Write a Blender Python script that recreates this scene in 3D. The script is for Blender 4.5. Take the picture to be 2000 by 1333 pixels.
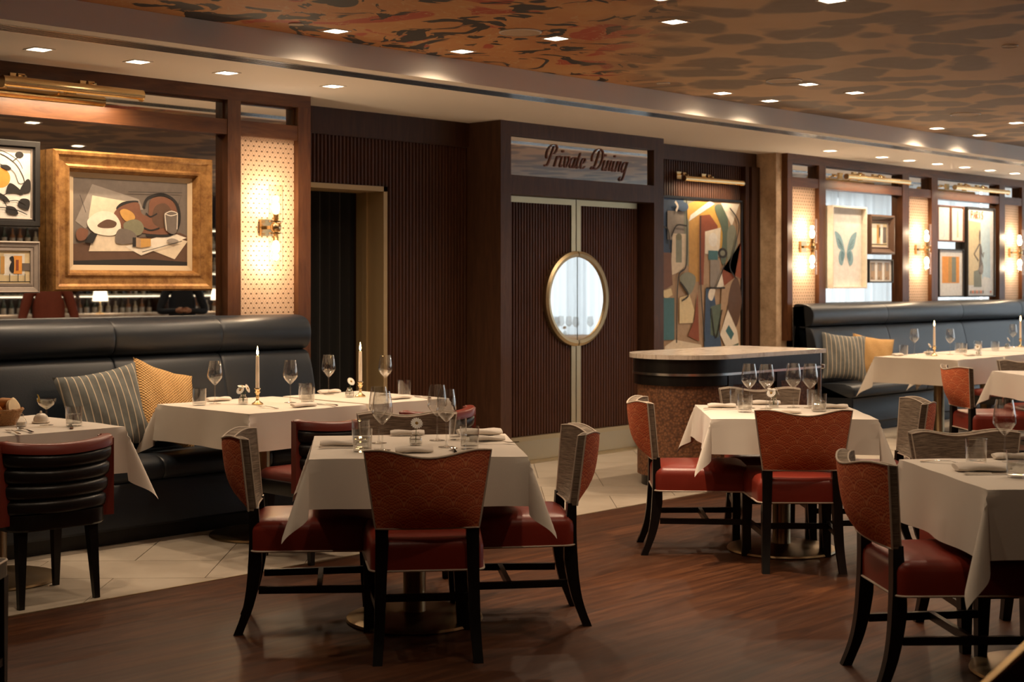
import bpy, bmesh, math, random
from math import sin, cos, pi, radians, sqrt, hypot, atan2
from mathutils import Vector, Matrix
random.seed(7)
sc = bpy.context.scene
C = sc.collection
for o in list(bpy.data.objects): bpy.data.objects.remove(o)

# ------------------------------------------------------------------ camera
cam = bpy.data.cameras.new('camera'); co = bpy.data.objects.new('camera', cam); C.objects.link(co)
co.location = (0, 0, 1.5); co.rotation_euler = (radians(90), 0, radians(-46.35))
cam.sensor_width = 36; cam.lens = 50.94; cam.shift_y = -116.5/2000
cam.dof.use_dof = True; cam.dof.focus_distance = 7.2; cam.dof.aperture_fstop = 4.0
cam.clip_start = 0.05; cam.clip_end = 200
sc.camera = co
# ------------------------------------------------------------------ view + daylight
sc.view_settings.view_transform = 'Standard'; sc.view_settings.look = 'None'
sc.view_settings.exposure = 0.62; sc.view_settings.gamma = 1.0
sc.view_settings.use_curve_mapping = False
w = bpy.data.worlds.new('daylight'); sc.world = w; w.use_nodes = True
w.node_tree.nodes['Background'].inputs[0].default_value = (0.88, 0.95, 1.0, 1)
w.node_tree.nodes['Background'].inputs[1].default_value = 2.9
cy = sc.cycles
cy.max_bounces = 8; cy.diffuse_bounces = 4; cy.glossy_bounces = 5; cy.transparent_max_bounces = 20; cy.transmission_bounces = 6
cy.caustics_reflective = False; cy.caustics_refractive = False; cy.sample_clamp_indirect = 4.0
WARM = (1.0, 0.75, 0.51)
SPOT_W = 44.0

# ------------------------------------------------------------------ node helpers
class S:
    """socket wrapper: arithmetic builds Math nodes"""
    def __init__(s, nt, k): s.nt = nt; s.k = k
    def m(s, op, b=None, c=None):
        n = s.nt.nodes.new('ShaderNodeMath'); n.operation = op
        for i, v in enumerate((s, b, c)):
            if v is None: continue
            if isinstance(v, S): s.nt.links.new(v.k, n.inputs[i])
            else: n.inputs[i].default_value = v
        return S(s.nt, n.outputs[0])
    def __add__(s, b): return s.m('ADD', b)
    def __sub__(s, b): return s.m('SUBTRACT', b)
    def __mul__(s, b): return s.m('MULTIPLY', b)
    def __truediv__(s, b): return s.m('DIVIDE', b)
    def __lt__(s, b): return s.m('LESS_THAN', b)
    def __gt__(s, b): return s.m('GREATER_THAN', b)
class Mat:
    def __init__(s, name, col=(.5,.5,.5), rough=.5, metal=0, **kw):
        s.m = bpy.data.materials.new(name); s.m.use_nodes = True
        s.nt = s.m.node_tree; s.b = s.nt.nodes['Principled BSDF']
        s.set('Base Color', (*col, 1)); s.set('Roughness', rough); s.set('Metallic', metal)
        for k, v in kw.items(): s.set(k.replace('_', ' '), v)
        s.m.diffuse_color = (*col, 1)
    def set(s, k, v):
        if isinstance(v, S): s.nt.links.new(v.k, s.b.inputs[k])
        else: s.b.inputs[k].default_value = v
        return s
    def node(s, t, **kw):
        n = s.nt.nodes.new(t)
        for k, v in kw.items(): setattr(n, k, v)
        return n
    def coord(s, scale=(1,1,1), kind='Object', rot=(0,0,0)):
        t = s.node('ShaderNodeTexCoord'); mp = s.node('ShaderNodeMapping')
        mp.inputs['Scale'].default_value = scale; mp.inputs['Rotation'].default_value = rot
        s.nt.links.new(t.outputs[kind], mp.inputs[0]); return S(s.nt, mp.outputs[0])
    def xyz(s, v):
        n = s.node('ShaderNodeSeparateXYZ'); s.nt.links.new(v.k, n.inputs[0])
        return [S(s.nt, o) for o in n.outputs]
    def noise(s, v, scale=5, detail=3, rough=.5, dist=0, out=0):
        n = s.node('ShaderNodeTexNoise'); s.nt.links.new(v.k, n.inputs['Vector'])
        n.inputs['Scale'].default_value = scale; n.inputs['Detail'].default_value = detail
        n.inputs['Roughness'].default_value = rough; n.inputs['Distortion'].default_value = dist
        return S(s.nt, n.outputs[out])
    def voro(s, v, scale=5, feat='F1', out='Distance', smooth=None, rnd=1):
        n = s.node('ShaderNodeTexVoronoi', feature=feat); s.nt.links.new(v.k, n.inputs['Vector'])
        n.inputs['Scale'].default_value = scale; n.inputs['Randomness'].default_value = rnd
        return S(s.nt, n.outputs[out])
    def ramp(s, f, stops, interp='LINEAR'):
        n = s.node('ShaderNodeValToRGB'); s.nt.links.new(f.k, n.inputs[0]); r = n.color_ramp; r.interpolation = interp
        while len(r.elements) < len(stops): r.elements.new(.5)
        for e, (p, c) in zip(r.elements, stops): e.position = p; e.color = (*c, 1) if len(c) == 3 else c
        return S(s.nt, n.outputs[0])
    def mix(s, f, a, b, blend='MIX'):
        n = s.node('ShaderNodeMix', data_type='RGBA', blend_type=blend)
        for i, v in ((0, f), (6, a), (7, b)):
            if isinstance(v, S): s.nt.links.new(v.k, n.inputs[i])
            elif i == 0: n.inputs[0].default_value = v
            else: n.inputs[i].default_value = (*v, 1)
        return S(s.nt, n.outputs[2])
    def bump(s, h, strength=.3, dist=.01):
        n = s.node('ShaderNodeBump'); s.nt.links.new(h.k, n.inputs['Height'])
        n.inputs['Strength'].default_value = strength; n.inputs['Distance'].default_value = dist
        s.nt.links.new(n.outputs[0], s.b.inputs['Normal']); return s
def wood(name, c0, c1, rough=.4, scale=(2, 2, .25), k=9, b=.1):
    m = Mat(name, c0, rough); v = m.coord(scale)
    n = m.noise(v, k, 6, .6, 1.2)
    m.set('Base Color', m.ramp(n, [(.3, c0), (.7, c1)])); m.set('Specular IOR Level', .32); m.bump(n, b, .004); return m
def leather(name, c, rough=.38, k=160):
    m = Mat(name, c, rough); v = m.coord()
    n = m.noise(v, 3, 3); m.set('Base Color', m.mix(n, tuple(x*.75 for x in c), tuple(min(1, x*1.25) for x in c)))
    m.bump(m.noise(v, k, 2), .12, .003); return m
def emis(name, c, st):
    m = Mat(name, c, .5); m.set('Emission Color', (*c, 1)); m.set('Emission Strength', st); return m
M = {}
M['wood'] = wood('walnut_panel', (.066, .025, .010), (.135, .052, .020), .38, (2.2, 2.2, .3))
M['woodh'] = wood('walnut_rail', (.066, .025, .010), (.135, .052, .020), .38, (.3, 2.2, 2.2))
M['woodd'] = wood('dark_walnut', (.036, .014, .007), (.066, .027, .013), .5, (3, 3, .3))
M['slat'] = wood('ribbed_walnut', (.044, .016, .008), (.088, .032, .015), .5, (6, 6, .25))
M['black'] = wood('ebonised_wood', (.006, .005, .005), (.011, .009, .008), .33, (3, 3, .4))
M['navy'] = leather('navy_leather', (.014, .019, .027), .38)
M['channel'] = leather('black_leather', (.010, .009, .009), .32)
M['red'] = leather('red_leather', (.23, .026, .014), .36)
M['oxblood'] = leather('oxblood_leather', (.17, .026, .016), .36)
M['plaster'] = Mat('soffit_paint', (.88, .81, .73), .7); M['plaster'].bump(M['plaster'].noise(M['plaster'].coord(), 300, 2), .05, .002)
M['wall'] = Mat('wall_paint', (.30, .22, .16), .8)
M['brass'] = Mat('polished_brass', (.80, .60, .32), .24, 1)
M['satin'] = Mat('satin_brass', (.52, .42, .26), .42, 1); M['satin'].bump(M['satin'].noise(M['satin'].coord((1,1,40)), 30, 2), .04, .002)
M['satinp'] = Mat('brass_kickplate', (.50, .43, .30), .38, 1); M['satinp'].bump(M['satinp'].noise(M['satinp'].coord((1,1,30)), 20, 2), .05, .002)
M['chrome'] = Mat('brushed_steel', (.55, .55, .55), .25, 1)
M['steel'] = Mat('cutlery_steel', (.65, .62, .58), .12, 1)
M['mirror'] = Mat('antique_mirror', (.80, .79, .76), .015, 1)
M['piping'] = Mat('cream_piping', (.55, .46, .37), .7)
M['white'] = Mat('white_paint', (.75, .72, .68), .5)
M['ceramic'] = Mat('cream_ceramic', (.78, .70, .60), .3)
M['wax'] = Mat('candle_wax', (.86, .74, .60), .5, Subsurface_Weight=.25, Subsurface_Radius=(.02, .012, .008))
M['flame'] = emis('flame', (1, .62, .22), 26)
M['bulb'] = emis('warm_bulb', (1, .74, .42), 38)
M['lens'] = emis('downlight_lens', (1, .80, .56), 9)
M['shade'] = emis('lit_shade', (1, .80, .55), 2.5)
M['petal'] = Mat('white_petal', (.86, .82, .76), .6)
M['yellow'] = Mat('flower_eye', (.30, .17, .03), .8)
M['stem'] = Mat('green_stem', (.07, .12, .04), .6)
M['marble'] = Mat('marble', (.7, .6, .5), .18)
_m = M['marble']; _v = _m.coord((1, 3, 1)); _m.set('Base Color', _m.ramp(_m.noise(_v, 4, 6, .65, 1.5), [(.35, (.52, .42, .34)), (.5, (.80, .71, .62)), (.68, (.70, .60, .50))]))
M['stone'] = Mat('travertine', (.45, .32, .2), .6)
_m = M['stone']; _v = _m.coord((1, 1, 1)); _n = _m.noise(_v, 7, 8, .7); _m.set('Base Color', _m.ramp(_n, [(.3, (.42, .28, .17)), (.55, (.66, .49, .33)), (.75, (.78, .60, .42))])); _m.bump(_m.noise(_v, 40, 4), .3, .01)
def thin_glass(name, tint=(.97, .97, .97), edge=.5, base=.03):
    m = Mat(name, tint, .02); nt = m.nt
    lw = m.node('ShaderNodeLayerWeight'); lw.inputs[0].default_value = edge
    f = S(nt, lw.outputs['Facing']).m('POWER', 3.0) * .8 + base
    tr = m.node('ShaderNodeBsdfTransparent'); tr.inputs[0].default_value = (*tint, 1)
    gl = m.node('ShaderNodeBsdfGlossy'); gl.inputs['Roughness'].default_value = .03; gl.inputs[0].default_value = (.95, .93, .9, 1)
    mx = m.node('ShaderNodeMixShader'); nt.links.new(f.k, mx.inputs[0]); nt.links.new(tr.outputs[0], mx.inputs[1]); nt.links.new(gl.outputs[0], mx.inputs[2])
    nt.links.new(mx.outputs[0], nt.nodes['Material Output'].inputs[0]); return m
M['glass'] = thin_glass('clear_glass', (.955, .955, .95), .55, .07)
M['water'] = thin_glass('water', (.92, .93, .92), .55, .12)
M['ribglass'] = thin_glass('ribbed_glass', (.97, .95, .9), .5, .08)
# woven fabrics
def fabric(name, c, k=420, b=.2):
    m = Mat(name, c, .85); v = m.coord()
    m.set('Base Color', m.mix(m.noise(v, 6, 3), tuple(x*.9 for x in c), c)); m.bump(m.noise(v, k, 2), b, .002)
    m.set('Sheen Weight', .15); return m
M['linen'] = fabric('white_linen', (.78, .70, .61))
M['napkin'] = fabric('linen_napkin', (.74, .66, .58))
def scallop():
    m = Mat('scallop_fabric', (.4, .1, .04), .8); v = m.coord(); x, y, z = m.xyz(v)
    zz = z / .052; row = zz.m('FLOOR'); xx = x / .096 + row.m('MODULO', 2.0) * .5
    dx = xx.m('FRACT') - .5; dz = zz.m('FRACT') * .55 + .06
    r = (dx*dx + dz*dz).m('SQRT')
    a = dx.m('ABSOLUTE').m('MULTIPLY', 60.0).m('SINE') * .03
    rip = ((r + a) * 58.0).m('SINE')
    edge = (r - .50).m('ABSOLUTE') < .022
    n = m.noise(v, 40, 2)
    c = m.mix((rip > .15), (.92, .27, .10), (.56, .072, .032))
    c = m.mix(edge, c, (.92, .36, .16)); c = m.mix(n, m.mix(.3, c, (.2, .04, .02)), c)
    m.set('Base Color', c); m.bump(m.noise(v, 500, 2), .2, .002); return m
M['scallop'] = scallop()
def strie():
    m = Mat('strie_fabric', (.2, .16, .12), .85); v = m.coord((6, 6, 130)); n = m.noise(v, 2.2, 4, .7)
    m.set('Base Color', m.ramp(n, [(.36, (.085, .060, .042)), (.52, (.20, .150, .108)), (.66, (.31, .245, .185))])); m.bump(n, .15, .002); return m
M['strie'] = strie()
def cane():
    m = Mat('cane_paper', (.7, .5, .35), .75); v = m.coord(); x, y, z = m.xyz(v)
    zz = z / .0325; row = zz.m('FLOOR'); xx = x / .0455 + row.m('MODULO', 2.0) * .5
    dx = xx.m('FRACT') - .5; dz = (zz.m('FRACT') - .5) * .72; r = (dx*dx + dz*dz).m('SQRT')
    dot = (r < .19).m('MULTIPLY', (dz > -.03)); ring = (r - .40).m('ABSOLUTE') < .03
    low = (r < .19)
    c = m.mix(ring, (.72, .50, .345), (.50, .31, .19)); c = m.mix(low, c, (.56, .36, .22)); c = m.mix(dot, c, (.13, .065, .03))
    m.set('Base Color', c); return m
M['cane'] = cane()
def weave():
    m = Mat('woven_panel', (.3, .12, .05), .6); v = m.coord((1, 1, 1)); n = m.voro(v, 55, out='Distance'); n2 = m.noise(v, 30, 3)
    m.set('Base Color', m.ramp(n, [(.1, (.29, .125, .055)), (.5, (.17, .07, .03)), (.8, (.10, .04, .018))])); m.bump(n, .5, .006); return m
M['weave'] = weave()
def stripe_cushion():
    m = Mat('striped_cushion', (.2, .22, .2), .9); v = m.coord(); x, y, z = m.xyz(v); n = m.noise(v, 25, 3)
    t = (x / .043).m('FRACT'); line = ((t - .5).m('ABSOLUTE')) < .07
    c = m.mix(n, (.10, .105, .10), (.19, .195, .185)); c = m.mix(line, c, (.56, .47, .35)); m.set('Base Color', c); m.bump(m.noise(v, 300, 2), .3, .002); return m
M['cushion'] = stripe_cushion()
def ochre():
    m = Mat('ochre_cushion', (.5, .3, .1), .9); v = m.coord(); x, y, z = m.xyz(v)
    h = (x / .022 * 6.283).m('SINE') * (z / .017 * 6.283).m('SINE'); n = m.noise(v, 12, 3)
    m.set('Base Color', m.mix(n, (.50, .28, .10), (.66, .41, .17))); m.bump(h, .7, .006); return m
M['ochre'] = ochre()
def floorwood():
    m = Mat('oak_floor', (.1, .05, .02), .4); v = m.coord((.35, 4, 1)); x, y, z = m.xyz(m.coord())
    n = m.noise(v, 3.2, 8, .68, 1.6); row = (y / .165).m('FLOOR')
    sh = (row * 12.9898).m('SINE').m('MULTIPLY', 43758.5).m('FRACT'); jx = ((x / 1.5 + sh * 3).m('FLOOR') * 7.13 + row * 3.7).m('SINE').m('MULTIPLY', 9871.3).m('FRACT')
    c = m.ramp(n, [(.28, (.017, .0055, .0025)), (.5, (.075, .025, .009)), (.72, (.15, .055, .020))])
    c = m.mix(jx * .55, c, (.035, .015, .008))
    m.set('Base Color', c); m.set('Specular IOR Level', .28); m.set('Roughness', m.noise(v, 5, 4) * .2 + .34); m.bump(n, .12, .004); return m
M['floor'] = floorwood()
def tilemat():
    m = Mat('limestone_tile', (.6, .5, .4), .38); v = m.coord(); n = m.noise(v, 2.4, 7, .62)
    info = m.node('ShaderNodeObjectInfo'); r = S(m.nt, info.outputs['Random'])
    c = m.ramp(n, [(.3, (.46, .385, .30)), (.55, (.56, .48, .385)), (.8, (.63, .55, .45))]); c = m.mix(r * .30, c, (.40, .33, .25))
    m.set('Base Color', c); return m
M['tile'] = tilemat()
M['grout'] = Mat('grout', (.16, .12, .09), .9)
def mural():
    m = Mat('ceiling_mural', (.3, .15, .06), .65); v = m.coord(); x, y, z = m.xyz(v)
    warp = m.noise(v, 1.2, 2, out=1)
    va = m.node('ShaderNodeVectorMath', operation='MULTIPLY_ADD'); m.nt.links.new(warp.k, va.inputs[0]); va.inputs[1].default_value = (.9, .9, 0); m.nt.links.new(v.k, va.inputs[2]); vw = S(m.nt, va.outputs[0])
    base = m.ramp(m.noise(v, 1.1, 4), [(.3, (.48, .20, .065)), (.6, (.60, .30, .11)), (.8, (.68, .40, .17))])
    # figures: dark blobs, red patches, pale line work
    b1 = m.noise(vw, 3.6, 3, .5, 1.2); b2 = m.noise(m.coord((1, 1, 1), rot=(0, 0, 1.2)), 2.2, 2, .5, 1.0); b3 = m.noise(vw, 5.5, 2, .5, 1.5)
    left = m.mix(m.ramp(b2, [(.63, (0, 0, 0)), (.65, (1, 1, 1))]), base, (.44, .075, .03))
    left = m.mix(m.ramp((b3 - .5).m('ABSOLUTE'), [(.006, (1, 1, 1)), (.014, (0, 0, 0))]) .m('MULTIPLY', .6), left, (.60, .42, .22))
    left = m.mix(m.ramp(b1, [(.562, (0, 0, 0)), (.58, (1, 1, 1))]), left, (.030, .026, .026))
    # pebble field
    e = m.voro(vw, 2.5, 'F1') + (m.noise(v, 6, 3) - .5) * .22; n2 = m.noise(v, 14, 4)
    peb = m.mix(n2, (.21, .155, .112), (.30, .22, .16)); gap = m.mix(m.noise(v, 3, 3), (.52, .33, .18), (.64, .44, .26))
    right = m.mix(m.ramp(e, [(.46, (1, 1, 1)), (.58, (0, 0, 0))]), gap, peb)
    t = (x * 1.0 - y * 1.25 + m.noise(v, .9, 2) * 1.6 - .9)
    f = m.ramp((t + 1.2) / 3.0, [(.25, (0, 0, 0)), (.6, (1, 1, 1))])
    m.set('Base Color', m.mix(f, left, right)); return m
M['mural'] = mural()
def curtainmat():
    m = Mat('sheer_curtain', (.9, .93, .95), .9); nt = m.nt
    d = m.node('ShaderNodeBsdfDiffuse'); d.inputs[0].default_value = (.88, .92, .95, 1)
    t = m.node('ShaderNodeBsdfTranslucent'); t.inputs[0].default_value = (.88, .92, .95, 1)
    mx = m.node('ShaderNodeMixShader'); mx.inputs[0].default_value = .6
    nt.links.new(d.outputs[0], mx.inputs[1]); nt.links.new(t.outputs[0], mx.inputs[2]); nt.links.new(mx.outputs[0], nt.nodes['Material Output'].inputs[0]); return m
M['curtain'] = curtainmat()
def gilt(name, a, b):
    m = Mat(name, a, .45, .35); v = m.coord(); m.set('Base Color', m.ramp(m.noise(v, 16, 6, .7), [(.35, a), (.65, b)])); m.bump(m.noise(v, 30, 4), .2, .003); return m
M['gilt'] = gilt('aged_gilt', (.20, .085, .022), (.46, .24, .075))
M['mat_linen'] = Mat('linen_liner', (.60, .46, .30), .8)
def paint(name, c, v=.12, rough=.65):
    if name in M: return name
    m = Mat('paint_' + name, c, rough); n = m.noise(m.coord(), 22, 5, .65)
    m.set('Base Color', m.mix(n, tuple(x*(1-v*2) for x in c), tuple(min(1, x*(1+v*2)) for x in c))); M[name] = m; return name

# ------------------------------------------------------------------ mesh helpers
class MB:
    def __init__(s): s.v = []; s.f = []; s.mi = []; s.mats = []
    def mat(s, k):
        if k not in s.mats: s.mats.append(k)
        s.cur = s.mats.index(k); return s
    def face(s, idx): s.f.append(tuple(idx)); s.mi.append(getattr(s, 'cur', 0))
    def add(s, vs, fs):
        b = len(s.v); s.v += [tuple(p) for p in vs]
        for f in fs: s.face([b+i for i in f])
        return s
    def box(s, x0, x1, y0, y1, z0, z1):
        return s.add([(x0,y0,z0),(x1,y0,z0),(x1,y1,z0),(x0,y1,z0),(x0,y0,z1),(x1,y0,z1),(x1,y1,z1),(x0,y1,z1)],
                     [(0,3,2,1),(4,5,6,7),(0,1,5,4),(1,2,6,5),(2,3,7,6),(3,0,4,7)])
    def bar(s, p, q, w, h=None, up=(0,0,1), w2=None, h2=None):
        p, q = Vector(p), Vector(q); d = (q-p).normalized(); h = h or w; w2 = w2 or w; h2 = h2 or h
        u = Vector(up); x = d.cross(u)
        if x.length < 1e-4: x = d.cross(Vector((0,1,0)))
        x.normalize(); y = x.cross(d)
        vs = [p+x*a*w/2+y*b*h/2 for a, b in ((-1,-1),(1,-1),(1,1),(-1,1))] + [q+x*a*w2/2+y*b*h2/2 for a, b in ((-1,-1),(1,-1),(1,1),(-1,1))]
        return s.add(vs, [(0,3,2,1),(4,5,6,7),(0,1,5,4),(1,2,6,5),(2,3,7,6),(3,0,4,7)])
    def loft(s, rings, closed=True, cap0=True, cap1=True):
        n = len(rings[0]); b = len(s.v)
        for r in rings: s.v += [tuple(p) for p in r]
        m = n if closed else n-1
        for i in range(len(rings)-1):
            for j in range(m):
                a = b+i*n+j; c = b+i*n+(j+1) % n
                s.face((a, c, c+n, a+n))
        if closed and cap0: s.face([b+j for j in range(n)][::-1])
        if closed and cap1: s.face([b+(len(rings)-1)*n+j for j in range(n)])
        return s
    def lathe(s, prof, n=20, c=(0,0,0), cap0=False, cap1=False):
        return s.loft([[(c[0]+r*cos(2*pi*k/n), c[1]+r*sin(2*pi*k/n), c[2]+z) for k in range(n)] for r, z in prof], True, cap0, cap1)
    def cyl(s, c, r, h, n=20, r2=None): return s.lathe([(r, 0), (r2 if r2 is not None else r, h)], n, c, True, True)
    def tube(s, pts, r, n=8, closed=False, rad=None):
        pts = [Vector(p) for p in pts]; rings = []; m = len(pts); prev = None
        for i, p in enumerate(pts):
            d = (pts[(i+1) % m]-pts[i-1]) if closed else (pts[min(i+1, m-1)]-pts[max(i-1, 0)])
            d.normalize()
            if prev is None:
                u = d.cross(Vector((0,0,1)));  u = u if u.length > 1e-3 else d.cross(Vector((0,1,0)))
            else: u = prev-d*prev.dot(d)
            u.normalize(); prev = u; v = d.cross(u); rr = rad[i] if rad else r
            rings.append([p+u*rr*cos(2*pi*k/n)+v*rr*sin(2*pi*k/n) for k in range(n)])
        if closed: rings.append(rings[0])
        return s.loft(rings, True, not closed, not closed)
    def poly(s, pts, y=0.0):                       # flat shape in the xz plane facing -y
        b = len(s.v); s.v += [(p[0], y, p[1]) for p in pts]
        a = sum(pts[i][0]*pts[(i+1) % len(pts)][1]-pts[(i+1) % len(pts)][0]*pts[i][1] for i in range(len(pts)))
        idx = [b+i for i in range(len(pts))]; s.face(idx if a > 0 else idx[::-1]); return s
    def prism(s, pts, z0, z1):                     # xy outline extruded in z
        return s.loft([[(x, y, z0) for x, y in pts], [(x, y, z1) for x, y in pts]])
    def grid(s, fn, nu, nv, wrap=False):
        b = len(s.v)
        for i in range(nu+1):
            for j in range(nv+1): s.v.append(tuple(fn(i/nu, j/nv)))
        for i in range(nu):
            for j in range(nv):
                a = b+i*(nv+1)+j; s.face((a, a+nv+1, a+nv+2, a+1))
        return s
    def xf(s, mtx):
        s.v = [tuple(mtx @ Vector(p)) for p in s.v]; return s
def obj(name, mb, mat=None, parent=None, loc=(0,0,0), rotz=0, smooth=True, ang=38):
    me = bpy.data.meshes.new(name); me.from_pydata(mb.v, [], mb.f)
    if mb.mats:
        for k in mb.mats: me.materials.append(M[k].m)
        me.polygons.foreach_set('material_index', mb.mi)
    elif mat: me.materials.append(M[mat].m)
    bm = bmesh.new(); bm.from_mesh(me); bmesh.ops.recalc_face_normals(bm, faces=bm.faces) if smooth != 'keep' else None
    bm.to_mesh(me); bm.free()
    if smooth:
        me.polygons.foreach_set('use_smooth', [True]*len(me.polygons)); me.set_sharp_from_angle(angle=radians(ang))
    o = bpy.data.objects.new(name, me); C.objects.link(o); o.location = loc; o.rotation_euler = (0, 0, rotz)
    if parent: o.parent = parent
    return o
def tag(o, label=None, cat=None, group=None, kind=None):
    if label: o['label'] = label
    if cat: o['category'] = cat
    if group: o['group'] = group
    if kind: o['kind'] = kind
    return o
def thing(name, label, cat, loc=(0,0,0), rotz=0, group=None):
    o = bpy.data.objects.new(name, None); C.objects.link(o); o.location = loc; o.rotation_euler = (0, 0, rotz)
    o.empty_display_size = .1; return tag(o, label, cat, group)
def struct(name, mb, mat=None, parent=None, **k):
    o = obj(name, mb, mat, parent, **k)
    if not parent: o['kind'] = 'structure'
    return o
def place(proto, loc, rotz=0, label=None, group=None, cat=None):
    if not proto.get('_used'):
        r = proto; r['_used'] = 1
    else:
        r = proto.copy(); C.objects.link(r)
        for ch in proto.children:
            if ch.type == 'LIGHT': continue
            c = ch.copy(); C.objects.link(c); c.parent = r
            for g in ch.children:
                d = g.copy(); C.objects.link(d); d.parent = c
    r.location = loc; r.rotation_euler = (0, 0, rotz)
    return tag(r, label, cat, group)
def rrect(hx, hy, r, n=5, cx=0, cy=0):
    out = []
    for k, (sx, sy) in enumerate(((1,1),(-1,1),(-1,-1),(1,-1))):
        for i in range(n+1):
            a = pi/2*k + pi/2*i/n
            out.append((cx+sx*(hx-r)+r*cos(a), cy+sy*(hy-r)+r*sin(a)))
    return out
def catmull(pts, n=6, closed=False):
    out = []; m = len(pts)
    for i in range(m if closed else m-1):
        p0, p1, p2, p3 = (pts[(i-1) % m] if closed or i > 0 else pts[0]), pts[i], pts[(i+1) % m], (pts[(i+2) % m] if closed or i+2 < m else pts[-1])
        for k in range(n):
            t = k/n
            out.append(tuple(.5*((2*p1[d])+(-p0[d]+p2[d])*t+(2*p0[d]-5*p1[d]+4*p2[d]-p3[d])*t*t+(-p0[d]+3*p1[d]-3*p2[d]+p3[d])*t**3) for d in range(len(p1))))
    if not closed: out.append(tuple(pts[-1]))
    return out
def spot(parent, z=-.03, W=SPOT_W, ang=105, blend=.75, col=WARM, r=.035, tilt=(0, 0)):
    l = bpy.data.lights.new('downlight_beam', 'SPOT'); l.energy = W; l.color = col; l.spot_size = radians(ang); l.spot_blend = blend; l.shadow_soft_size = r
    o = bpy.data.objects.new('downlight_beam', l); C.objects.link(o); o.parent = parent; o.location = (0, 0, z); o.rotation_euler = (tilt[0], tilt[1], 0); return o

# ================================================================== SETTING
UZ, LZ = 2.95, 2.80                                   # mural ceiling, lower soffit
struct('floor', MB().box(-4, 19.7, -4.6, 6.10, -.06, 0), 'floor', smooth=False)
fb = struct('floor_tiled', MB().box(-4, 19.7, 6.10, 9.4, -.06, -.004), 'grout', smooth=False)
struct('trim_1', MB().box(-4, 19.7, 6.092, 6.104, -.03, .0025), 'satin', smooth=False)
def clip(poly, x0, x1, y0, y1):
    for ax, v, sg in ((0, x0, 1), (0, x1, -1), (1, y0, 1), (1, y1, -1)):
        out = []
        for i in range(len(poly)):
            p, q = poly[i-1], poly[i]; a, b = sg*(p[ax]-v), sg*(q[ax]-v)
            if (a >= 0) != (b >= 0):
                t = a/(a-b); out.append((p[0]+(q[0]-p[0])*t, p[1]+(q[1]-p[1])*t))
            if b >= 0: out.append(q)
        poly = out
        if len(poly) < 3: return None
    return poly
U, R2 = .46, sqrt(.5)
for gx in range(-16, 26):
    for gy in range(10, 42):
        s_ = (gx+gy+1) % 4
        if s_ == 0: r = (gx, gx+2, gy, gy+1)
        elif s_ == 2: r = (gx, gx+1, gy, gy+2)
        else: continue
        g = .0055
        q = [(a*U, b*U) for a, b in ((r[0]+g, r[2]+g), (r[1]-g, r[2]+g), (r[1]-g, r[3]-g), (r[0]+g, r[3]-g))]
        q = [((u+a)*R2, (a-u)*R2) for u, a in q]
        q = clip(q, 2.2, 17.8, 6.104, 8.8)
        if not q or (max(p[0] for p in q)-min(p[0] for p in q)) < .04: continue
        if min(p[1] for p in q) > 7.5 and not (6.4 < sum(p[0] for p in q)/len(q) < 12.6): continue
        obj('tile', MB().prism(q, -.006, 0), 'tile', fb, smooth=False)
struct('ceiling', MB().box(-4, 19.7, -4.6, 6.78, UZ, UZ+.08), 'mural', smooth=False)
sf = struct('ceiling_soffit', MB().box(-4, 19.7, 6.78, 9.4, LZ, UZ+.08), 'plaster', smooth=False)
struct('wall_left', MB().box(-4.1, -4, -4.6, 9.4, 0, UZ), 'wall', smooth=False)
struct('wall_front', MB().box(-4.1, 15.0, -4.7, -4.6, 0, UZ).box(15.0, 19.7, -4.7, -4.6, 0, .25).box(15.0, 19.7, -4.7, -4.6, 2.85, UZ).box(19.2, 19.7, -4.7, -4.6, .25, 2.85), 'woodd', smooth=False)
# window wall far right, daylight through sheer curtains
wr = MB()
wr.box(19.6, 19.8, -4.6, 9.4, 0, .25).box(19.6, 19.8, -4.6, 9.4, 2.85, UZ)
struct('wall_right', wr, 'wall', smooth=False)
for k, y0 in enumerate([-4.6, -2.6, -.6, 1.4, 3.4, 5.4, 7.4]):
    fr = MB()
    fr.box(19.64, 19.72, y0, y0+.06, .25, 2.85).box(19.64, 19.72, y0+1.94, y0+2.0, .25, 2.85).box(19.64, 19.72, y0+.06, y0+1.94, .25, .31).box(19.64, 19.72, y0+.06, y0+1.94, 2.79, 2.85)
    wd = struct('window_%d' % (k+1), fr, 'black', smooth=False)
    obj('pane', MB().box(19.67, 19.68, y0+.06, y0+1.94, .31, 2.79), 'glass', wd, smooth=False)
def curtain(y0, y1, label):
    def fn(u, v):
        y = y0+(y1-y0)*u; a = u*(y1-y0)/.17*2*pi
        return (19.42+.045*sin(a)*(1-.3*v)+.018*sin(a*.37+y0)+.02*sin(a*.11), y+.02*sin(a*.5), .03+2.88*v)
    o = obj('sheer_curtain', MB().grid(fn, int((y1-y0)/.17*10), 4), 'curtain', ang=80); tag(o, label, 'curtain', 'sheer curtains along the window wall')
for y0, y1 in ((-4.5, -2.2), (-2.2, .1), (.1, 2.4), (2.4, 4.7), (4.7, 7.0), (7.0, 9.3)):
    curtain(y0, y1, 'tall white sheer curtain, unseen, added on the front wall for more daylight')

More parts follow.
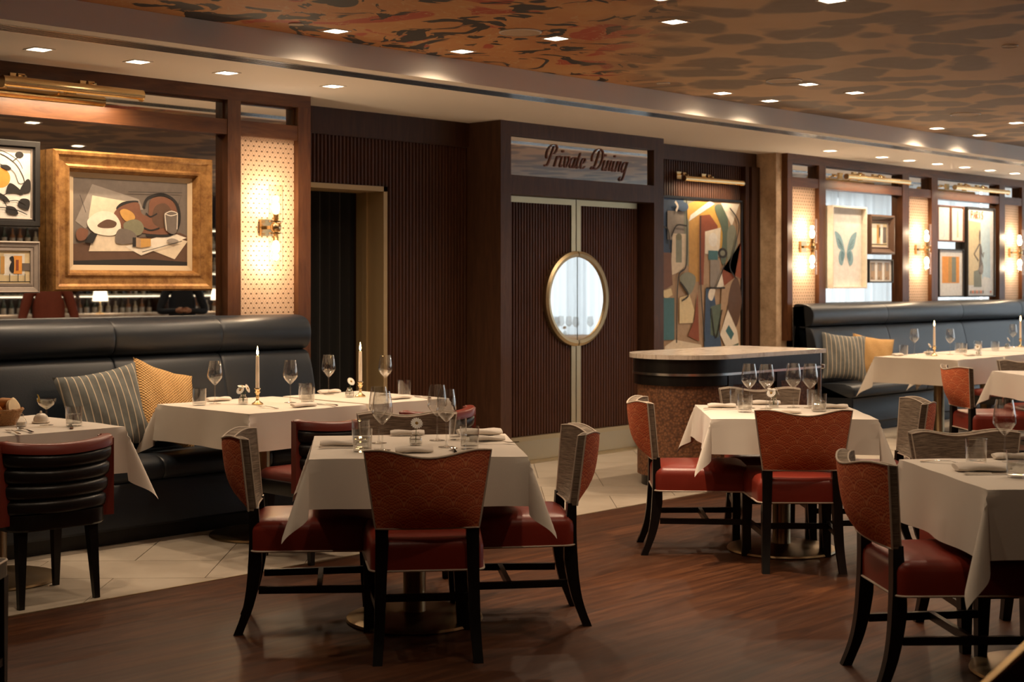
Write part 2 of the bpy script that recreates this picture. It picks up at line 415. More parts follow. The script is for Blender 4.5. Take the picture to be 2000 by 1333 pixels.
for k, x0 in enumerate([15.0, 17.1]):  # unseen front-wall windows and curtains, added to bring in more daylight
    fr = MB()
    fr.box(x0, x0+.06, -4.7, -4.62, .25, 2.85).box(x0+2.04, x0+2.1, -4.7, -4.62, .25, 2.85).box(x0+.06, x0+2.04, -4.7, -4.62, .25, .31).box(x0+.06, x0+2.04, -4.7, -4.62, 2.79, 2.85)
    wd = struct('window_%d' % (k+8), fr, 'black', smooth=False)
    obj('pane', MB().box(x0+.06, x0+2.04, -4.67, -4.66, .31, 2.79), 'glass', wd, smooth=False)
def added_curtain(x0, x1, label):
    def fn(u, v):
        x = x0+(x1-x0)*u; a = u*(x1-x0)/.17*2*pi
        return (x+.02*sin(a*.5), -4.42+.045*sin(a)*(1-.3*v)+.018*sin(a*.37+x0), .03+2.88*v)
    o = obj('sheer_curtain', MB().grid(fn, int((x1-x0)/.17*10), 4), 'curtain', ang=80); tag(o, label, 'curtain', 'sheer curtains along the window wall')
for x0, x1 in ((15.0, 17.1), (17.1, 19.2)):
    added_curtain(x0, x1, 'tall white sheer curtain, unseen, added on the front wall for more daylight')

# ---- ribbed panels
def ribs(name, x0, x1, z0, z1, y, parent, pitch=.036, holes=(), mat='slat'):
    mb = MB(); n = round((x1-x0)/pitch); p = (x1-x0)/n
    for i in range(n):
        a, b = x0+i*p+.003, x0+(i+1)*p-.003; segs = [(z0, z1)]
        for (hx0, hx1, hz0, hz1) in holes:
            if b > hx0 and a < hx1: segs = [(hz1, z1)] if hz0 <= z0 else [(z0, hz0), (hz1, z1)]
        for s0, s1 in segs:
            if s1-s0 < .01: continue
            prof = [(a, y+.002), (a+.003, y-.008), (a*.75+b*.25, y-.015), (a*.25+b*.75, y-.015), (b-.003, y-.008), (b, y+.002)]
            mb.loft([[(q[0], q[1], s0) for q in prof], [(q[0], q[1], s1) for q in prof]], True, True, True)
    o = obj(name, mb, mat, parent); o['kind'] = 'stuff'; return o
# slatted wall with curtained doorway
ws = MB().box(6.30, 6.46, 8.5, 9.3, 0, LZ).box(7.478, 8.36, 8.5, 9.3, 0, LZ).box(6.46, 7.478, 8.5, 9.3, 2.235, LZ)
wsl = struct('wall_back', ws, 'woodd', smooth=False)
ribs('ribbed_cladding', 6.36, 8.36, 0, 2.61, 8.498, wsl, holes=[(6.42, 7.483, 0, 2.24)])
obj('fascia_board', MB().box(6.36, 8.36, 8.465, 8.5, 2.60, LZ), 'woodd', wsl, smooth=False)
dj = MB().box(7.44, 7.478, 8.472, 8.80, 0, 2.235).box(6.46, 6.50, 8.472, 8.80, 0, 2.235).box(6.46, 7.478, 8.472, 8.80, 2.197, 2.235)
dj.box(7.425, 7.445, 8.66, 8.72, 0, 2.20)
M['reveal'] = Mat('gold_reveal', (.46, .33, .17), .5, .35)
dfr = struct('trim_2', dj, 'reveal', smooth=False)
def black_curtain(u, v):
    x = 6.42+1.05*u; return (x, 8.86+.03*sin(u*1.05/.10*2*pi), .01+2.25*v)
M['drape'] = fabric('black_drape', (.006, .006, .007))
tag(obj('doorway_curtain', MB().grid(black_curtain, 90, 2), 'drape'), 'black floor-length curtain hanging in the brass-framed doorway', 'curtain')
struct('wall_corridor', MB().box(6.30, 8.4, 9.3, 9.4, 0, LZ), 'woodd', smooth=False)

# ---- door portal
pt = MB().box(8.36, 8.48, 8.10, 8.5, 0, LZ).box(10.35, 10.49, 8.10, 8.5, 0, LZ).box(8.48, 10.35, 8.10, 8.5, 2.685, LZ).box(8.48, 10.35, 8.10, 8.5, 2.21, 2.365).box(8.48, 10.35, 8.16, 8.5, 2.365, 2.685)
pt.box(8.48, 10.35, 8.36, 8.5, 0, 2.21)
M['portal'] = wood('portal_walnut', (.052, .023, .012), (.088, .039, .020), .48, (3, 3, .3))
portal = struct('wall_portal', pt, 'portal', smooth=False)
sg = obj('transom_mirror', MB().box(8.485, 10.345, 8.14, 8.16, 2.370, 2.680), 'mirror', portal, smooth=False); tag(sg, 'mirrored transom glass above the double doors')
def arc(cx, cz, r, a0, a1, n=28): return [(cx+r*cos(a0+(a1-a0)*i/n), cz+r*sin(a0+(a1-a0)*i/n)) for i in range(n+1)]
DCX, DCZ = 9.42, 1.352
for k, (x0, x1, a0, a1) in enumerate(((8.50, 9.414, pi/2, 3*pi/2), (9.426, 10.285, -pi/2, pi/2))):
    d = struct('door_%d' % (k+1), MB().box(x0, x1, 8.245, 8.30, .012, 2.20), 'slat', smooth=False)
    inner = x1-.055 if k == 0 else x0+.055
    rx0, rx1 = (x0, inner) if k == 0 else (inner, x1-.03)
    ribs('ribbed_face', rx0, rx1, .215, 2.155, 8.247, d, pitch=.0345)
    obj('brass_meeting_stile', MB().box(min(inner, x1 if k == 0 else x0), max(inner, x1 if k == 0 else x0), 8.222, 8.25, .21, 2.155), 'satin', d, smooth=False)
    obj('brass_top_rail', MB().box(x0, x1-.03*k, 8.222, 8.25, 2.155, 2.205), 'satin', d, smooth=False)
    obj('brass_kickplate', MB().box(x0, x1, 8.215, 8.25, .012, .175), 'satinp', d, smooth=False)
    obj('kickplate_lip', MB().box(x0, x1, 8.205, 8.25, .175, .212), 'satin', d, smooth=False)
    cx = DCX-.005 if k == 0 else DCX+.005
    gl = MB(); pts = arc(cx, DCZ, .363, a0, a1)
    gl.loft([[(x, 8.208, z) for x, z in pts], [(x, 8.221, z) for x, z in pts]])
    obj('porthole_glass', gl, 'mirror', d, smooth=False)
    ro, ri, rm = arc(cx, DCZ, .408, a0, a1), arc(cx, DCZ, .358, a0, a1), arc(cx, DCZ, .385, a0, a1)
    rg = MB().loft([[(x, 8.245, z) for x, z in ro], [(x, 8.198, z) for x, z in ro], [(x, 8.184, z) for x, z in rm], [(x, 8.190, z) for x, z in ri], [(x, 8.238, z) for x, z in ri]], closed=False)
    obj('brass_porthole_ring', rg, 'satin', d)
struct('trim_3', MB().box(8.48, 10.35, 8.10, 8.36, -.003, .010), 'satin', smooth=False)

# ---- script lettering on the transom
LET = {
 'P': [[(.05,.30),(.0,.42),(.02,.62),(.16,.80),(.36,.90),(.55,.90),(.66,.80),(.63,.64),(.50,.52),(.36,.50)], [(.44,.84),(.34,.55),(.24,.25),(.14,.04),(.03,-.02),(-.04,.05)]],
 'D': [[(.05,.35),(.02,.52),(.10,.72),(.28,.88),(.52,.92),(.74,.80),(.80,.55),(.70,.26),(.48,.06),(.22,.0),(.05,.04),(.12,.14),(.30,.07),(.42,.03)], [(.50,.82),(.42,.55),(.32,.25),(.22,.05)]],
 'r': [[(0,.0),(.07,.22),(.14,.44)], [(.10,.30),(.20,.43),(.30,.46),(.36,.40)]],
 'i': [[(.12,.45),(.07,.25),(.03,.08),(.09,.0),(.20,.10)]],
 'v': [[(.02,.42),(.10,.45),(.09,.25),(.10,.06),(.18,.0),(.30,.14),(.36,.34),(.30,.46),(.38,.42)]],
 'a': [[(.36,.40),(.26,.46),(.12,.38),(.03,.20),(.06,.04),(.16,.0),(.28,.14),(.38,.42)], [(.40,.46),(.34,.25),(.30,.08),(.36,.0),(.46,.10)]],
 't': [[(.22,.66),(.14,.38),(.07,.12),(.12,.0),(.24,.09)], [(.02,.44),(.32,.46)]],
 'e': [[(.06,.20),(.20,.24),(.30,.36),(.24,.46),(.12,.40),(.04,.22),(.06,.05),(.16,.0),(.34,.12)]],
 'n': [[(.0,.0),(.07,.22),(.14,.46)], [(.08,.26),(.20,.42),(.32,.46),(.34,.36),(.28,.14),(.30,.02),(.42,.08)]],
 'g': [[(.36,.40),(.26,.46),(.12,.38),(.03,.20),(.06,.04),(.16,.0),(.28,.14),(.38,.42)], [(.40,.46),(.32,.18),(.24,-.14),(.12,-.34),(-.02,-.38),(-.08,-.28),(.02,-.20)]]}
ADV = dict(P=.62, D=.86, r=.36, i=.26, v=.42, a=.46, t=.32, e=.40, n=.46, g=.46)
def ribbon(mb, pts, y0, y1, pen=(.060, .018), ang=radians(38)):
    pts = catmull(pts, 7); L, Rr = [], []
    for i, p in enumerate(pts):
        a = pts[max(i-1, 0)]; b = pts[min(i+1, len(pts)-1)]; dx, dz = b[0]-a[0], b[1]-a[1]; l = hypot(dx, dz) or 1; dx /= l; dz /= l
        th = pen[1]+(pen[0]-pen[1])*abs(dz)**1.6 * (1 if i not in (0, len(pts)-1) else .4)
        L.append((p[0]-dz*th/2, p[1]+dx*th/2)); Rr.append((p[0]+dz*th/2, p[1]-dx*th/2))
    rings = [[(l[0], y0, l[1]), (r[0], y0, r[1]), (r[0], y1, r[1]), (l[0], y1, l[1])] for l, r in zip(L, Rr)]
    mb.loft(rings)
sign = thing('script_sign', 'brown script lettering reading Private Dining on the mirrored transom', 'sign', (8.93, 8.134, 2.465))
H_ = .205; xcur = 0
M['sign'] = Mat('sign_bronze', (.20, .062, .024), .4)
word = 'Private Dining'; tot = sum(ADV.get(c, .36) for c in word)
sx_ = (10.01-8.93)/tot
for ch in word:
    if ch == ' ': xcur += .36; continue
    mb = MB()
    for st in LET[ch]: ribbon(mb, [((xcur+p[0]+p[1]*.22)*sx_, p[1]*H_) for p in st], -.005, .005, (.060*sx_*1.15, .016*sx_*1.2))
    if ch == 'i':
        cx, cz = (xcur+.26)*sx_, .66*H_; mb.loft([[(cx+.011*cos(a*pi/4), yy, cz+.011*sin(a*pi/4)) for a in range(8)] for yy in (-.005, .005)])
    obj('letter', mb, 'sign', sign, smooth=False); xcur += ADV[ch]

# ---- niche with painting
nk = MB().box(10.49, 12.45, 8.45, 9.3, 0, LZ)
niche = struct('wall_niche', nk, 'woodd', smooth=False)
ribs('ribbed_cladding', 10.49, 12.20, 0, 2.67, 8.449, niche)
obj('fascia_board', MB().box(10.49, 12.42, 8.40, 8.45, 2.66, LZ), 'portal', niche, smooth=False)
obj('edge_post', MB().box(12.20, 12.26, 8.38, 8.45, 0, 2.66).box(12.28, 12.42, 8.36, 8.45, 0, 2.66), 'woodd', niche, smooth=False)
struct('wall_stone_return', MB().box(12.43, 12.62, 8.17, 8.5, 0, LZ), 'stone', smooth=False)

# ---- panelled booth walls
def booth(name, x0, x1, yf, stiles, panels, mirrors, zt=(2.47, 2.565, 2.708)):
    w_ = struct(name, MB().box(x0, x1, yf+.09, yf+.6, 0, LZ), 'woodd', smooth=False)
    obj('top_rail', MB().box(x0, x1, yf, yf+.09, zt[2], LZ), 'woodh', w_, smooth=False)
    for i in range(len(stiles)-1):
        a, b = stiles[i][1], stiles[i+1][0]
        obj('middle_rail', MB().box(a, b, yf+.006, yf+.09, zt[0], zt[1]), 'woodh', w_, smooth=False)
        obj('transom_mirror', MB().box(a, b, yf+.07, yf+.09, zt[1], zt[2]), 'mirror', w_, smooth=False)
        bead = MB().box(a, b, yf+.045, yf+.08, zt[2]-.012, zt[2]).box(a, a+.01, yf+.045, yf+.08, zt[1], zt[2]).box(b-.01, b, yf+.045, yf+.08, zt[1], zt[2])
        obj('bead', bead, 'wood', w_, smooth=False)
    for a, b in stiles: obj('stile', MB().box(a, b, yf, yf+.09, .9, zt[2]), 'wood', w_, smooth=False)
    for a, b in panels: obj('cane_panel', MB().box(a, b, yf+.05, yf+.09, .9, zt[0]), 'cane', w_, smooth=False)
    for a, b in mirrors: obj('mirror_panel', MB().box(a, b, yf+.07, yf+.09, .9, zt[0]), 'mirror', w_, smooth=False)
    return w_
booth('wall_booth_left', 1.0, 6.39, 8.05, [(1.0, 1.12), (2.90, 3.00), (5.69, 5.795), (6.28, 6.39)], [(5.795, 6.28)], [(3.0, 5.69), (1.12, 2.90)], (2.484, 2.585, 2.715))
booth('wall_booth_right', 12.53, 18.6, 8.10, [(12.53, 12.62), (13.124, 13.254), (14.88, 15.03), (15.565, 15.715), (17.33, 17.48), (17.98, 18.13)],
      [(12.62, 13.124), (15.03, 15.565), (17.48, 17.98)], [(13.254, 14.88), (15.715, 17.33)])
struct('wall_far_end', MB().box(18.6, 19.7, 8.1, 8.3, 0, LZ), 'wall', smooth=False)
struct('wall_near_end', MB().box(-4, 1.0, 8.05, 8.3, 0, LZ), 'woodd', smooth=False)

# ---- linear air diffuser in the soffit
ld = thing('linear_diffuser', 'long slotted metal air diffuser set along the pale soffit', 'air vent', (0, 0, LZ))
obj('frame', MB().box(-1, 19.4, 6.905, 6.918, -.004, .02).box(-1, 19.4, 7.062, 7.075, -.004, .02), 'chrome', ld, smooth=False)
M['void'] = Mat('dark_void', (.012, .010, .009), .8)
obj('throat', MB().box(-1, 19.4, 6.918, 7.062, -.0005, .018), 'void', ld, smooth=False)
for k in range(4): obj('blade', MB().box(-1, 19.4, 6.937+k*.031, 6.946+k*.031, -.004, .015), 'chrome', ld, smooth=False)

# ---- downlights
def downlight_proto(name):
    t = thing(name, 'x', 'ceiling light')
    s0, s1 = .065, .052
    fr = MB().loft([[(a*q, b*q, z) for a, b in ((-1,-1),(1,-1),(1,1),(-1,1))] for q, z in ((s0, 0), (s0, -.004), (s1, -.004), (s1, -.001))], True, False, False)
    obj('trim_ring', fr, 'white', t, smooth=False)
    obj('lens', MB().box(-s1, s1, -s1, s1, -.0022, -.0005), 'lens', t, smooth=False)
    return t
dl = downlight_proto('downlight')
def light(x, y, z, label, W=SPOT_W, ang=150, blend=1.0, tilt=(0, 0), group=None):
    o = place(dl, (x, y, z), 0, label, group); spot(o, -.03, W, ang, blend, tilt=tilt); return o
UP = [(5.36, 6.52, 'square downlight in the mural ceiling nearest the left edge of the picture'), (6.38, 6.52, 'square downlight in the mural ceiling below the oval speaker grille'),
      (6.43, 5.77, 'square downlight just right of the round cream speaker grille'), (6.47, 4.92, 'square downlight beside the large dark mural patch'),
      (6.54, 3.96, 'square downlight cut by the top edge of the picture'), (9.20, 5.77, 'square downlight right beside the second round speaker grille'),
      (9.18, 6.52, 'square downlight by the bulkhead above the painting niche, left of a pair'), (9.83, 6.52, 'square downlight by the bulkhead above the painting niche, right of a pair'),
      (9.86, 5.77, 'square downlight further out, right of the second speaker grille'), (12.69, 6.55, 'square downlight by the bulkhead above the butterfly picture'),
      (13.57, 6.55, 'square downlight by the bulkhead above the right banquette, farthest along'), (12.75, 5.80, 'square downlight at the right edge of the mural ceiling')]
WUP = {0: 24, 1: 36, 3: 46, 4: 26, 5: 55, 8: 40}
for i, (x, y, l) in enumerate(UP): light(x, y, UZ, l, WUP.get(i, SPOT_W))
LOW = [4.04, 4.67, 5.30, 6.15]
for x, l in zip(LOW, ('first', 'second', 'third', 'fourth')): light(x, 7.51, LZ, l+' square downlight from the left edge in the soffit above the left banquette', 24, 150)
for x, l in zip([12.6, 13.62, 14.2, 14.83, 15.48, 16.12, 16.78], ('first', 'second', 'third', 'fourth', 'fifth', 'sixth', 'seventh')):
    light(x, 7.65, LZ, l+' small downlight from the stone return in the soffit above the right banquette', 18, 150)
for x, y, wq, an in ((5.88, 4.55, 150, 66), (3.0, 5.55, 40, 80), (4.0, 3.6, 27, 150), (2.2, 3.2, 14, 150), (4.3, 2.3, 19, 150), (6.2, 2.4, 26, 110), (8.0, 2.2, 36, 150), (11.2, 4.2, 50, 150), (9.6, .6, 40, 150), (13, 3.2, 40, 150), (15, 5.8, 40, 150), (7.0, -.8, 40, 150), (11.5, -.9, 40, 150), (14.5, .2, 30, 150)):  # unseen downlights; some follow the floor pools, others added as fill light
    light(x, y, UZ, 'unseen square downlight in the mural ceiling outside the picture', wq, an, group='unseen downlights beyond the frame')
# discs on the ceiling
def disc(name, x, y, r, label, cat, z=UZ):
    t = thing(name, label, cat, (x, y, z))
    obj('rim', MB().lathe([(r, 0), (r, -.006), (r*.93, -.009), (r*.92, -.004)], 32), 'white', t)
    obj('grille', MB().cyl((0, 0, -.006), r*.92, .005, 32), paint('grille', (.50, .36, .24)), t)
disc('ceiling_speaker', 6.119, 5.77, .125, 'round cream speaker grille in the orange mural ceiling', 'speaker')
disc('ceiling_speaker', 8.91, 5.79, .13, 'round tan speaker grille in the middle of the mural ceiling', 'speaker')
disc('ceiling_speaker', 11.79, 5.82, .13, 'round tan speaker grille toward the right of the ceiling', 'speaker')
disc('sprinkler_cover', 5.057, 6.50, .045, 'small pale sprinkler cover by the bulkhead at upper left', 'sprinkler')
disc('sprinkler_cover', 8.413, 6.50, .05, 'small pale sprinkler cover by the bulkhead above the double doors', 'sprinkler')
disc('sprinkler_cover', 8.551, 3.93, .05, 'small pale sprinkler cover near the upper right picture edge', 'sprinkler')

# ================================================================== BANQUETTES
def bolster(x0, x1, prof, e=.026):
    """cushion section along x with softened ends; prof is a closed (y,z) outline"""
    cy_ = sum(p[0] for p in prof)/len(prof); cz_ = sum(p[1] for p in prof)/len(prof); rings = []
    for t, k in ((0, .72), (.012, .88), (.03, .96), (.07, 1.0), (.5, 1.012), (.93, 1.0), (.97, .96), (.988, .88), (1, .72)):
        L = x1-x0; x = x0+(t*L if .07 < t < .93 else (min(t/.07, 1)*e if t <= .07 else L-min((1-t)/.07, 1)*e))
        kk = 1-(1-k)*(.13)
        rings.append([(x, cy_+(y-cy_)*kk, cz_+(z-cz_)*kk) for y, z in prof])
    return MB().loft(rings)
def banquette(x0, x1, yf, seams, label, yw):
    t = thing('banquette', label, 'banquette', ((x0+x1)/2, (yf+yw)/2, 0)); ox, oy = t.location.x, t.location.y
    def part(n, mb, m, **k):
        o = obj(n, mb, m, t, **k); o.location = (-ox, -oy, 0); return o
    part('plinth', MB().box(x0+.02, x1-.02, yf+.05, yw, 0, .09), 'black', smooth=False)
    part('base', MB().loft([[(x0, y, z), (x1, y, z)][::1] for y, z in ((yf+.012, .085), (yf, .10), (yf, .33), (yf+.01, .345), (yw, .345), (yw, .085))] + [[(x0, yf+.012, .085), (x1, yf+.012, .085)]], closed=False), 'navy')
    part('end_panel', MB().loft([[(x1-.012, y, z) for y, z in ((yf, .085), (yw, .085), (yw, 1.24), (yw-.13, 1.25), (yw-.2, .5), (yf, .34))], [(x1, y, z) for y, z in ((yf, .085), (yw, .085), (yw, 1.24), (yw-.13, 1.25), (yw-.2, .5), (yf, .34))]]), 'navy')
    part('end_panel', MB().loft([[(x0, y, z) for y, z in ((yf, .085), (yw, .085), (yw, 1.24), (yw-.13, 1.25), (yw-.2, .5), (yf, .34))], [(x0+.012, y, z) for y, z in ((yf, .085), (yw, .085), (yw, 1.24), (yw-.13, 1.25), (yw-.2, .5), (yf, .34))]]), 'navy')
    S_ = [x0]+list(seams)+[x1]
    seat = catmull([(yf-.02, .40), (yf+.0, .455), (yf+.10, .485), (yf+.38, .478), (yw-.12, .46), (yw-.10, .35), (yf+.1, .345), (yf, .355)], 4, True)
    low = catmull([(yw-.30, .46), (yw-.325, .56), (yw-.285, .80), (yw-.235, .985), (yw-.19, 1.035), (yw-.10, 1.04), (yw-.02, 1.02), (yw-.02, .46), (yw-.2, .44)], 4, True)
    up = catmull([(yw-.185, 1.045), (yw-.235, 1.09), (yw-.245, 1.17), (yw-.215, 1.236), (yw-.14, 1.268), (yw-.02, 1.268), (yw-.01, 1.2), (yw-.01, 1.05), (yw-.1, 1.04)], 4, True)
    for a, b in zip(S_, S_[1:]):
        part('seat_cushion', bolster(a, b, seat), 'navy', ang=60); part('back_cushion', bolster(a, b, low), 'navy', ang=60); part('headrest_bolster', bolster(a, b, up), 'navy', ang=60)
    return t
banquette(2.42, 6.20, 7.29, [3.15, 3.93, 4.70, 5.48], 'navy leather banquette under the gilt-framed still life on the left', 8.05)
banquette(12.60, 18.5, 7.40, [14.09, 15.83, 17.4], 'navy leather banquette under the butterfly picture on the right', 8.085)

# ---- cushions
def cushion(name, w, h, d, mat, loc, rot, label):
    def side(sg):
        def fn(u, v):
            a, b = 2*u-1, 2*v-1
            e = (1-a**4)*(1-b**4); pin = 1-.10*(1-abs(b)**2)*abs(a)**3; pin2 = 1-.10*(1-abs(a)**2)*abs(b)**3
            t = max(0, (1-a*a)*(1-b*b))**.55
            return (a*w/2*pin*(1), sg*d/2*t+.004*sin(9*a+5*b), b*h/2*pin2)
        return fn
    mb = MB().grid(side(-1), 22, 22).grid(side(1), 22, 22)
    o = obj(name, mb, mat, None, loc, 0, ang=75); o.rotation_euler = rot; return tag(o, label, 'cushion')
cushion('striped_cushion', .53, .50, .13, 'cushion', (4.50, 7.585, .745), (radians(-17), radians(-8), radians(-4)), 'grey cushion with cream pinstripes leaning on the left banquette')
cushion('ochre_cushion', .52, .50, .15, 'ochre', (4.93, 7.63, .745), (radians(-17), radians(16), radians(12)), 'ochre yellow quilted cushion leaning on the left banquette')
cushion('striped_cushion', .52, .50, .15, 'cushion', (12.90, 7.68, .735), (radians(-18), radians(6), radians(-34)), 'grey striped cushion with cream front on the right banquette')
cushion('ochre_cushion', .46, .46, .15, 'ochre', (13.42, 7.64, .715), (radians(-18), radians(9), radians(-38)), 'ochre yellow cushion on the right banquette beside the set table')

# ================================================================== PICTURES
def frame_rings(w, h, prof):
    """prof: (inset, y) from outer back to inner; y negative is toward the room"""
    return [[(sx*(w/2-i), y, sz*(h/2-i)) for sx, sz in ((-1,-1),(1,-1),(1,1),(-1,1))] for i, y in prof]
def picture(label, x0, x1, z0, z1, ywall, prof, fmat, fill=None, liner=None, name='framed_picture', glaze=False, depth=None):
    w, h = x1-x0, z1-z0
    t = thing(name, label, 'picture', ((x0+x1)/2, ywall, (z0+z1)/2))
    obj('frame', MB().loft(frame_rings(w, h, prof), True, False, False), fmat, t, smooth=False)
    ins, yb = prof[-1]
    if liner:
        li, lm = liner; r = frame_rings(w, h, [(ins-.004, yb+.004), (ins, yb-.002), (ins+li, yb+.006), (ins+li, yb+.012)])
        obj('liner', MB().loft(r, True, False, False), lm, t, smooth=False); ins += li; yb += .008
    cw, chh = w-2*ins+.004, h-2*ins+.004
    mb = MB()
    if fill: fill(mb, cw, chh, yb)
    obj('canvas', mb, None, t, smooth=False)
    obj('backing', MB().box(-w/2+.01, w/2-.01, yb+.004, -.0005, -h/2+.01, h/2-.01), 'black', t, smooth=False)
    return t
def sheet(mb, w, h, y, k): mb.mat(k).poly([(-w/2, -h/2), (w/2, -h/2), (w/2, h/2), (-w/2, h/2)], y)
class Lay:
    def __init__(s, mb, w, h, y): s.mb, s.w, s.h, s.y, s.n = mb, w, h, y, 0
    def P(s, k, pts, curve=False):                # pts in 0..1, origin bottom left
        s.n += 1; pts = [((min(max(x, 0), 1)-.5)*s.w, (min(max(z, 0), 1)-.5)*s.h) for x, z in (catmull(pts, 5, True) if curve else pts)]
        s.mb.mat(k).poly(pts, s.y-.0004*s.n); return s
    def L(s, k, pts, t=.008, curve=True):         # a painted line
        s.n += 1; q = catmull(pts, 6) if curve and len(pts) > 2 else pts; q = [((min(max(x, 0), 1)-.5)*s.w, (min(max(z, 0), 1)-.5)*s.h) for x, z in q]; t *= s.w
        s.mb.mat(k); A, B = [], []
        for i, p in enumerate(q):
            a, b = q[max(i-1, 0)], q[min(i+1, len(q)-1)]; dx, dz = b[0]-a[0], b[1]-a[1]; l = hypot(dx, dz) or 1
            A.append((p[0]-dz/l*t/2, p[1]+dx/l*t/2)); B.append((p[0]+dz/l*t/2, p[1]-dx/l*t/2))
        for i in range(len(q)-1): s.mb.poly([A[i], B[i], B[i+1], A[i+1]], s.y-.0004*s.n)
        return s
    def E(s, k, cx, cz, rx, rz, n=24):
        return s.P(k, [(cx+rx*cos(2*pi*i/n), cz+rz*sin(2*pi*i/n)) for i in range(n)])
for n_, c_ in dict(p_ink=(.018, .015, .014), p_grey=(.155, .125, .105), p_greyl=(.29, .25, .215), p_cream=(.72, .60, .45), p_creaml=(.80, .72, .60), p_brown=(.115, .060, .036), p_umber=(.185, .078, .044),
                   p_ochre=(.55, .30, .08), p_white=(.82, .78, .72), p_orange=(.80, .33, .055), p_teal=(.055, .16, .185), p_blue=(.045, .085, .16), p_sky=(.20, .36, .42), p_green=(.105, .145, .105),
                   p_rust=(.26, .065, .026), p_sage=(.24, .25, .19), p_tan=(.42, .28, .17), p_pinkw=(.86, .80, .75), p_gold=(.62, .36, .075), p_moss=(.20, .19, .12), p_coral=(.72, .22, .10), p_palegold=(.72, .58, .34),
                   p_iceblue=(.55, .68, .72), p_butterfly=(.26, .42, .48), p_butterflyd=(.14, .26, .31), p_silver=(.36, .30, .26)).items(): paint(n_, c_)
def still_life(mb, w, h, y):
    sheet(mb, w, h, y, 'p_grey'); a = Lay(mb, w, h, y)
    a.P('p_brown', [(0, 0), (1, 0), (1, .36), (.93, .40), (.6, .34), (0, .24)]).P('p_ink', [(0, 0), (1, 0), (1, .05), (.6, .08), (0, .05)])
    a.P('p_greyl', [(.02, .50), (.16, .93), (.56, .78), (.60, .66), (.30, .60), (.10, .42)])
    a.P('p_cream', [(.16, .80), (.45, .75), (.58, .40), (.48, .30), (.18, .34), (.13, .55)])
    a.P('p_cream', [(.13, .16), (.17, .36), (.48, .31), (.56, .17)]).P('p_cream', [(.68, .18), (.88, .08), (1, .30), (.88, .34)])
    a.P('p_creaml', [(.44, .22), (.58, .12), (.99, .34), (.90, .38), (.74, .35)]).P('p_ink', [(.36, .66), (.42, .74), (.55, .76), (.52, .68), (.42, .62)], True)
    a.P('p_umber', [(.34, .60), (.42, .70), (.55, .74), (.58, .62), (.64, .60), (.66, .78), (.78, .82), (.88, .74), (.90, .52), (.80, .36), (.62, .38), (.46, .40), (.38, .48)], True)
    a.L('p_ink', [(.60, .68), (.64, .80), (.78, .85), (.90, .74), (.92, .52), (.84, .37), (.62, .36)], .022)
    a.P('p_brown', [(.70, .70), (.80, .74), (.86, .60), (.78, .45), (.68, .52)], True).L('p_ink', [(.62, .62), (.66, .58), (.72, .62)], .012).L('p_ink', [(.58, .46), (.66, .42), (.74, .45)], .012)
    a.P('p_creaml', [(.12, .52), (.22, .62), (.34, .60), (.40, .46), (.34, .35), (.20, .36), (.13, .43)], True)
    a.P('p_brown', [(.20, .46), (.28, .53), (.36, .50), (.34, .44), (.24, .43)], True).P('p_ochre', [(.39, .62), (.43, .66), (.50, .62), (.52, .55), (.44, .52)], True)
    a.P('p_moss', [(.42, .48), (.50, .54), (.57, .52), (.60, .44), (.56, .36), (.46, .36)], True).P('p_grey', [(.36, .26), (.38, .42), (.50, .40), (.54, .28)], True)
    a.P('p_ink', [(.50, .22), (.53, .22), (.53, .33), (.50, .33)]).P('p_tan', [(.53, .22), (.57, .21), (.57, .32), (.53, .33)]).P('p_ochre', [(.57, .21), (.66, .23), (.66, .32), (.57, .32)])
    a.P('p_umber', [(.02, .36), (.05, .42), (.12, .40), (.10, .30), (.04, .28)], True).P('p_ink', [(.09, .26), (.14, .37), (.20, .36), (.16, .25)])
    a.P('p_grey', [(.79, .44), (.78, .62), (.83, .65), (.90, .63), (.90, .44), (.86, .38)], True)
    for k in ((.785, .62, .80, .42), (.90, .63, .895, .44)): a.L('p_creaml', [(k[0], k[1]), (k[2], k[3])], .006, False)
    a.L('p_creaml', [(.785, .62), (.84, .655), (.90, .63), (.84, .60), (.785, .62)], .006).P('p_greyl', [(.80, .30), (.85, .33), (.91, .30), (.86, .26)], True)
    a.L('p_ink', [(.46, .86), (.94, .88), (.90, .70)], .004, False).L('p_ink', [(.05, .80), (.10, .60)], .004, False).L('p_ink', [(.58, .16), (.94, .30)], .005, False)
picture('cubist still life of a violin and fruit in a wide gilt frame', 4.41, 5.555, 1.44, 2.302, 8.119,
        [(0, -.001), (0, -.085), (.012, -.10), (.03, -.098), (.045, -.085), (.085, -.080), (.098, -.090), (.110, -.088), (.128, -.050), (.130, -.045)], 'gilt', still_life, (.032, 'mat_linen'))
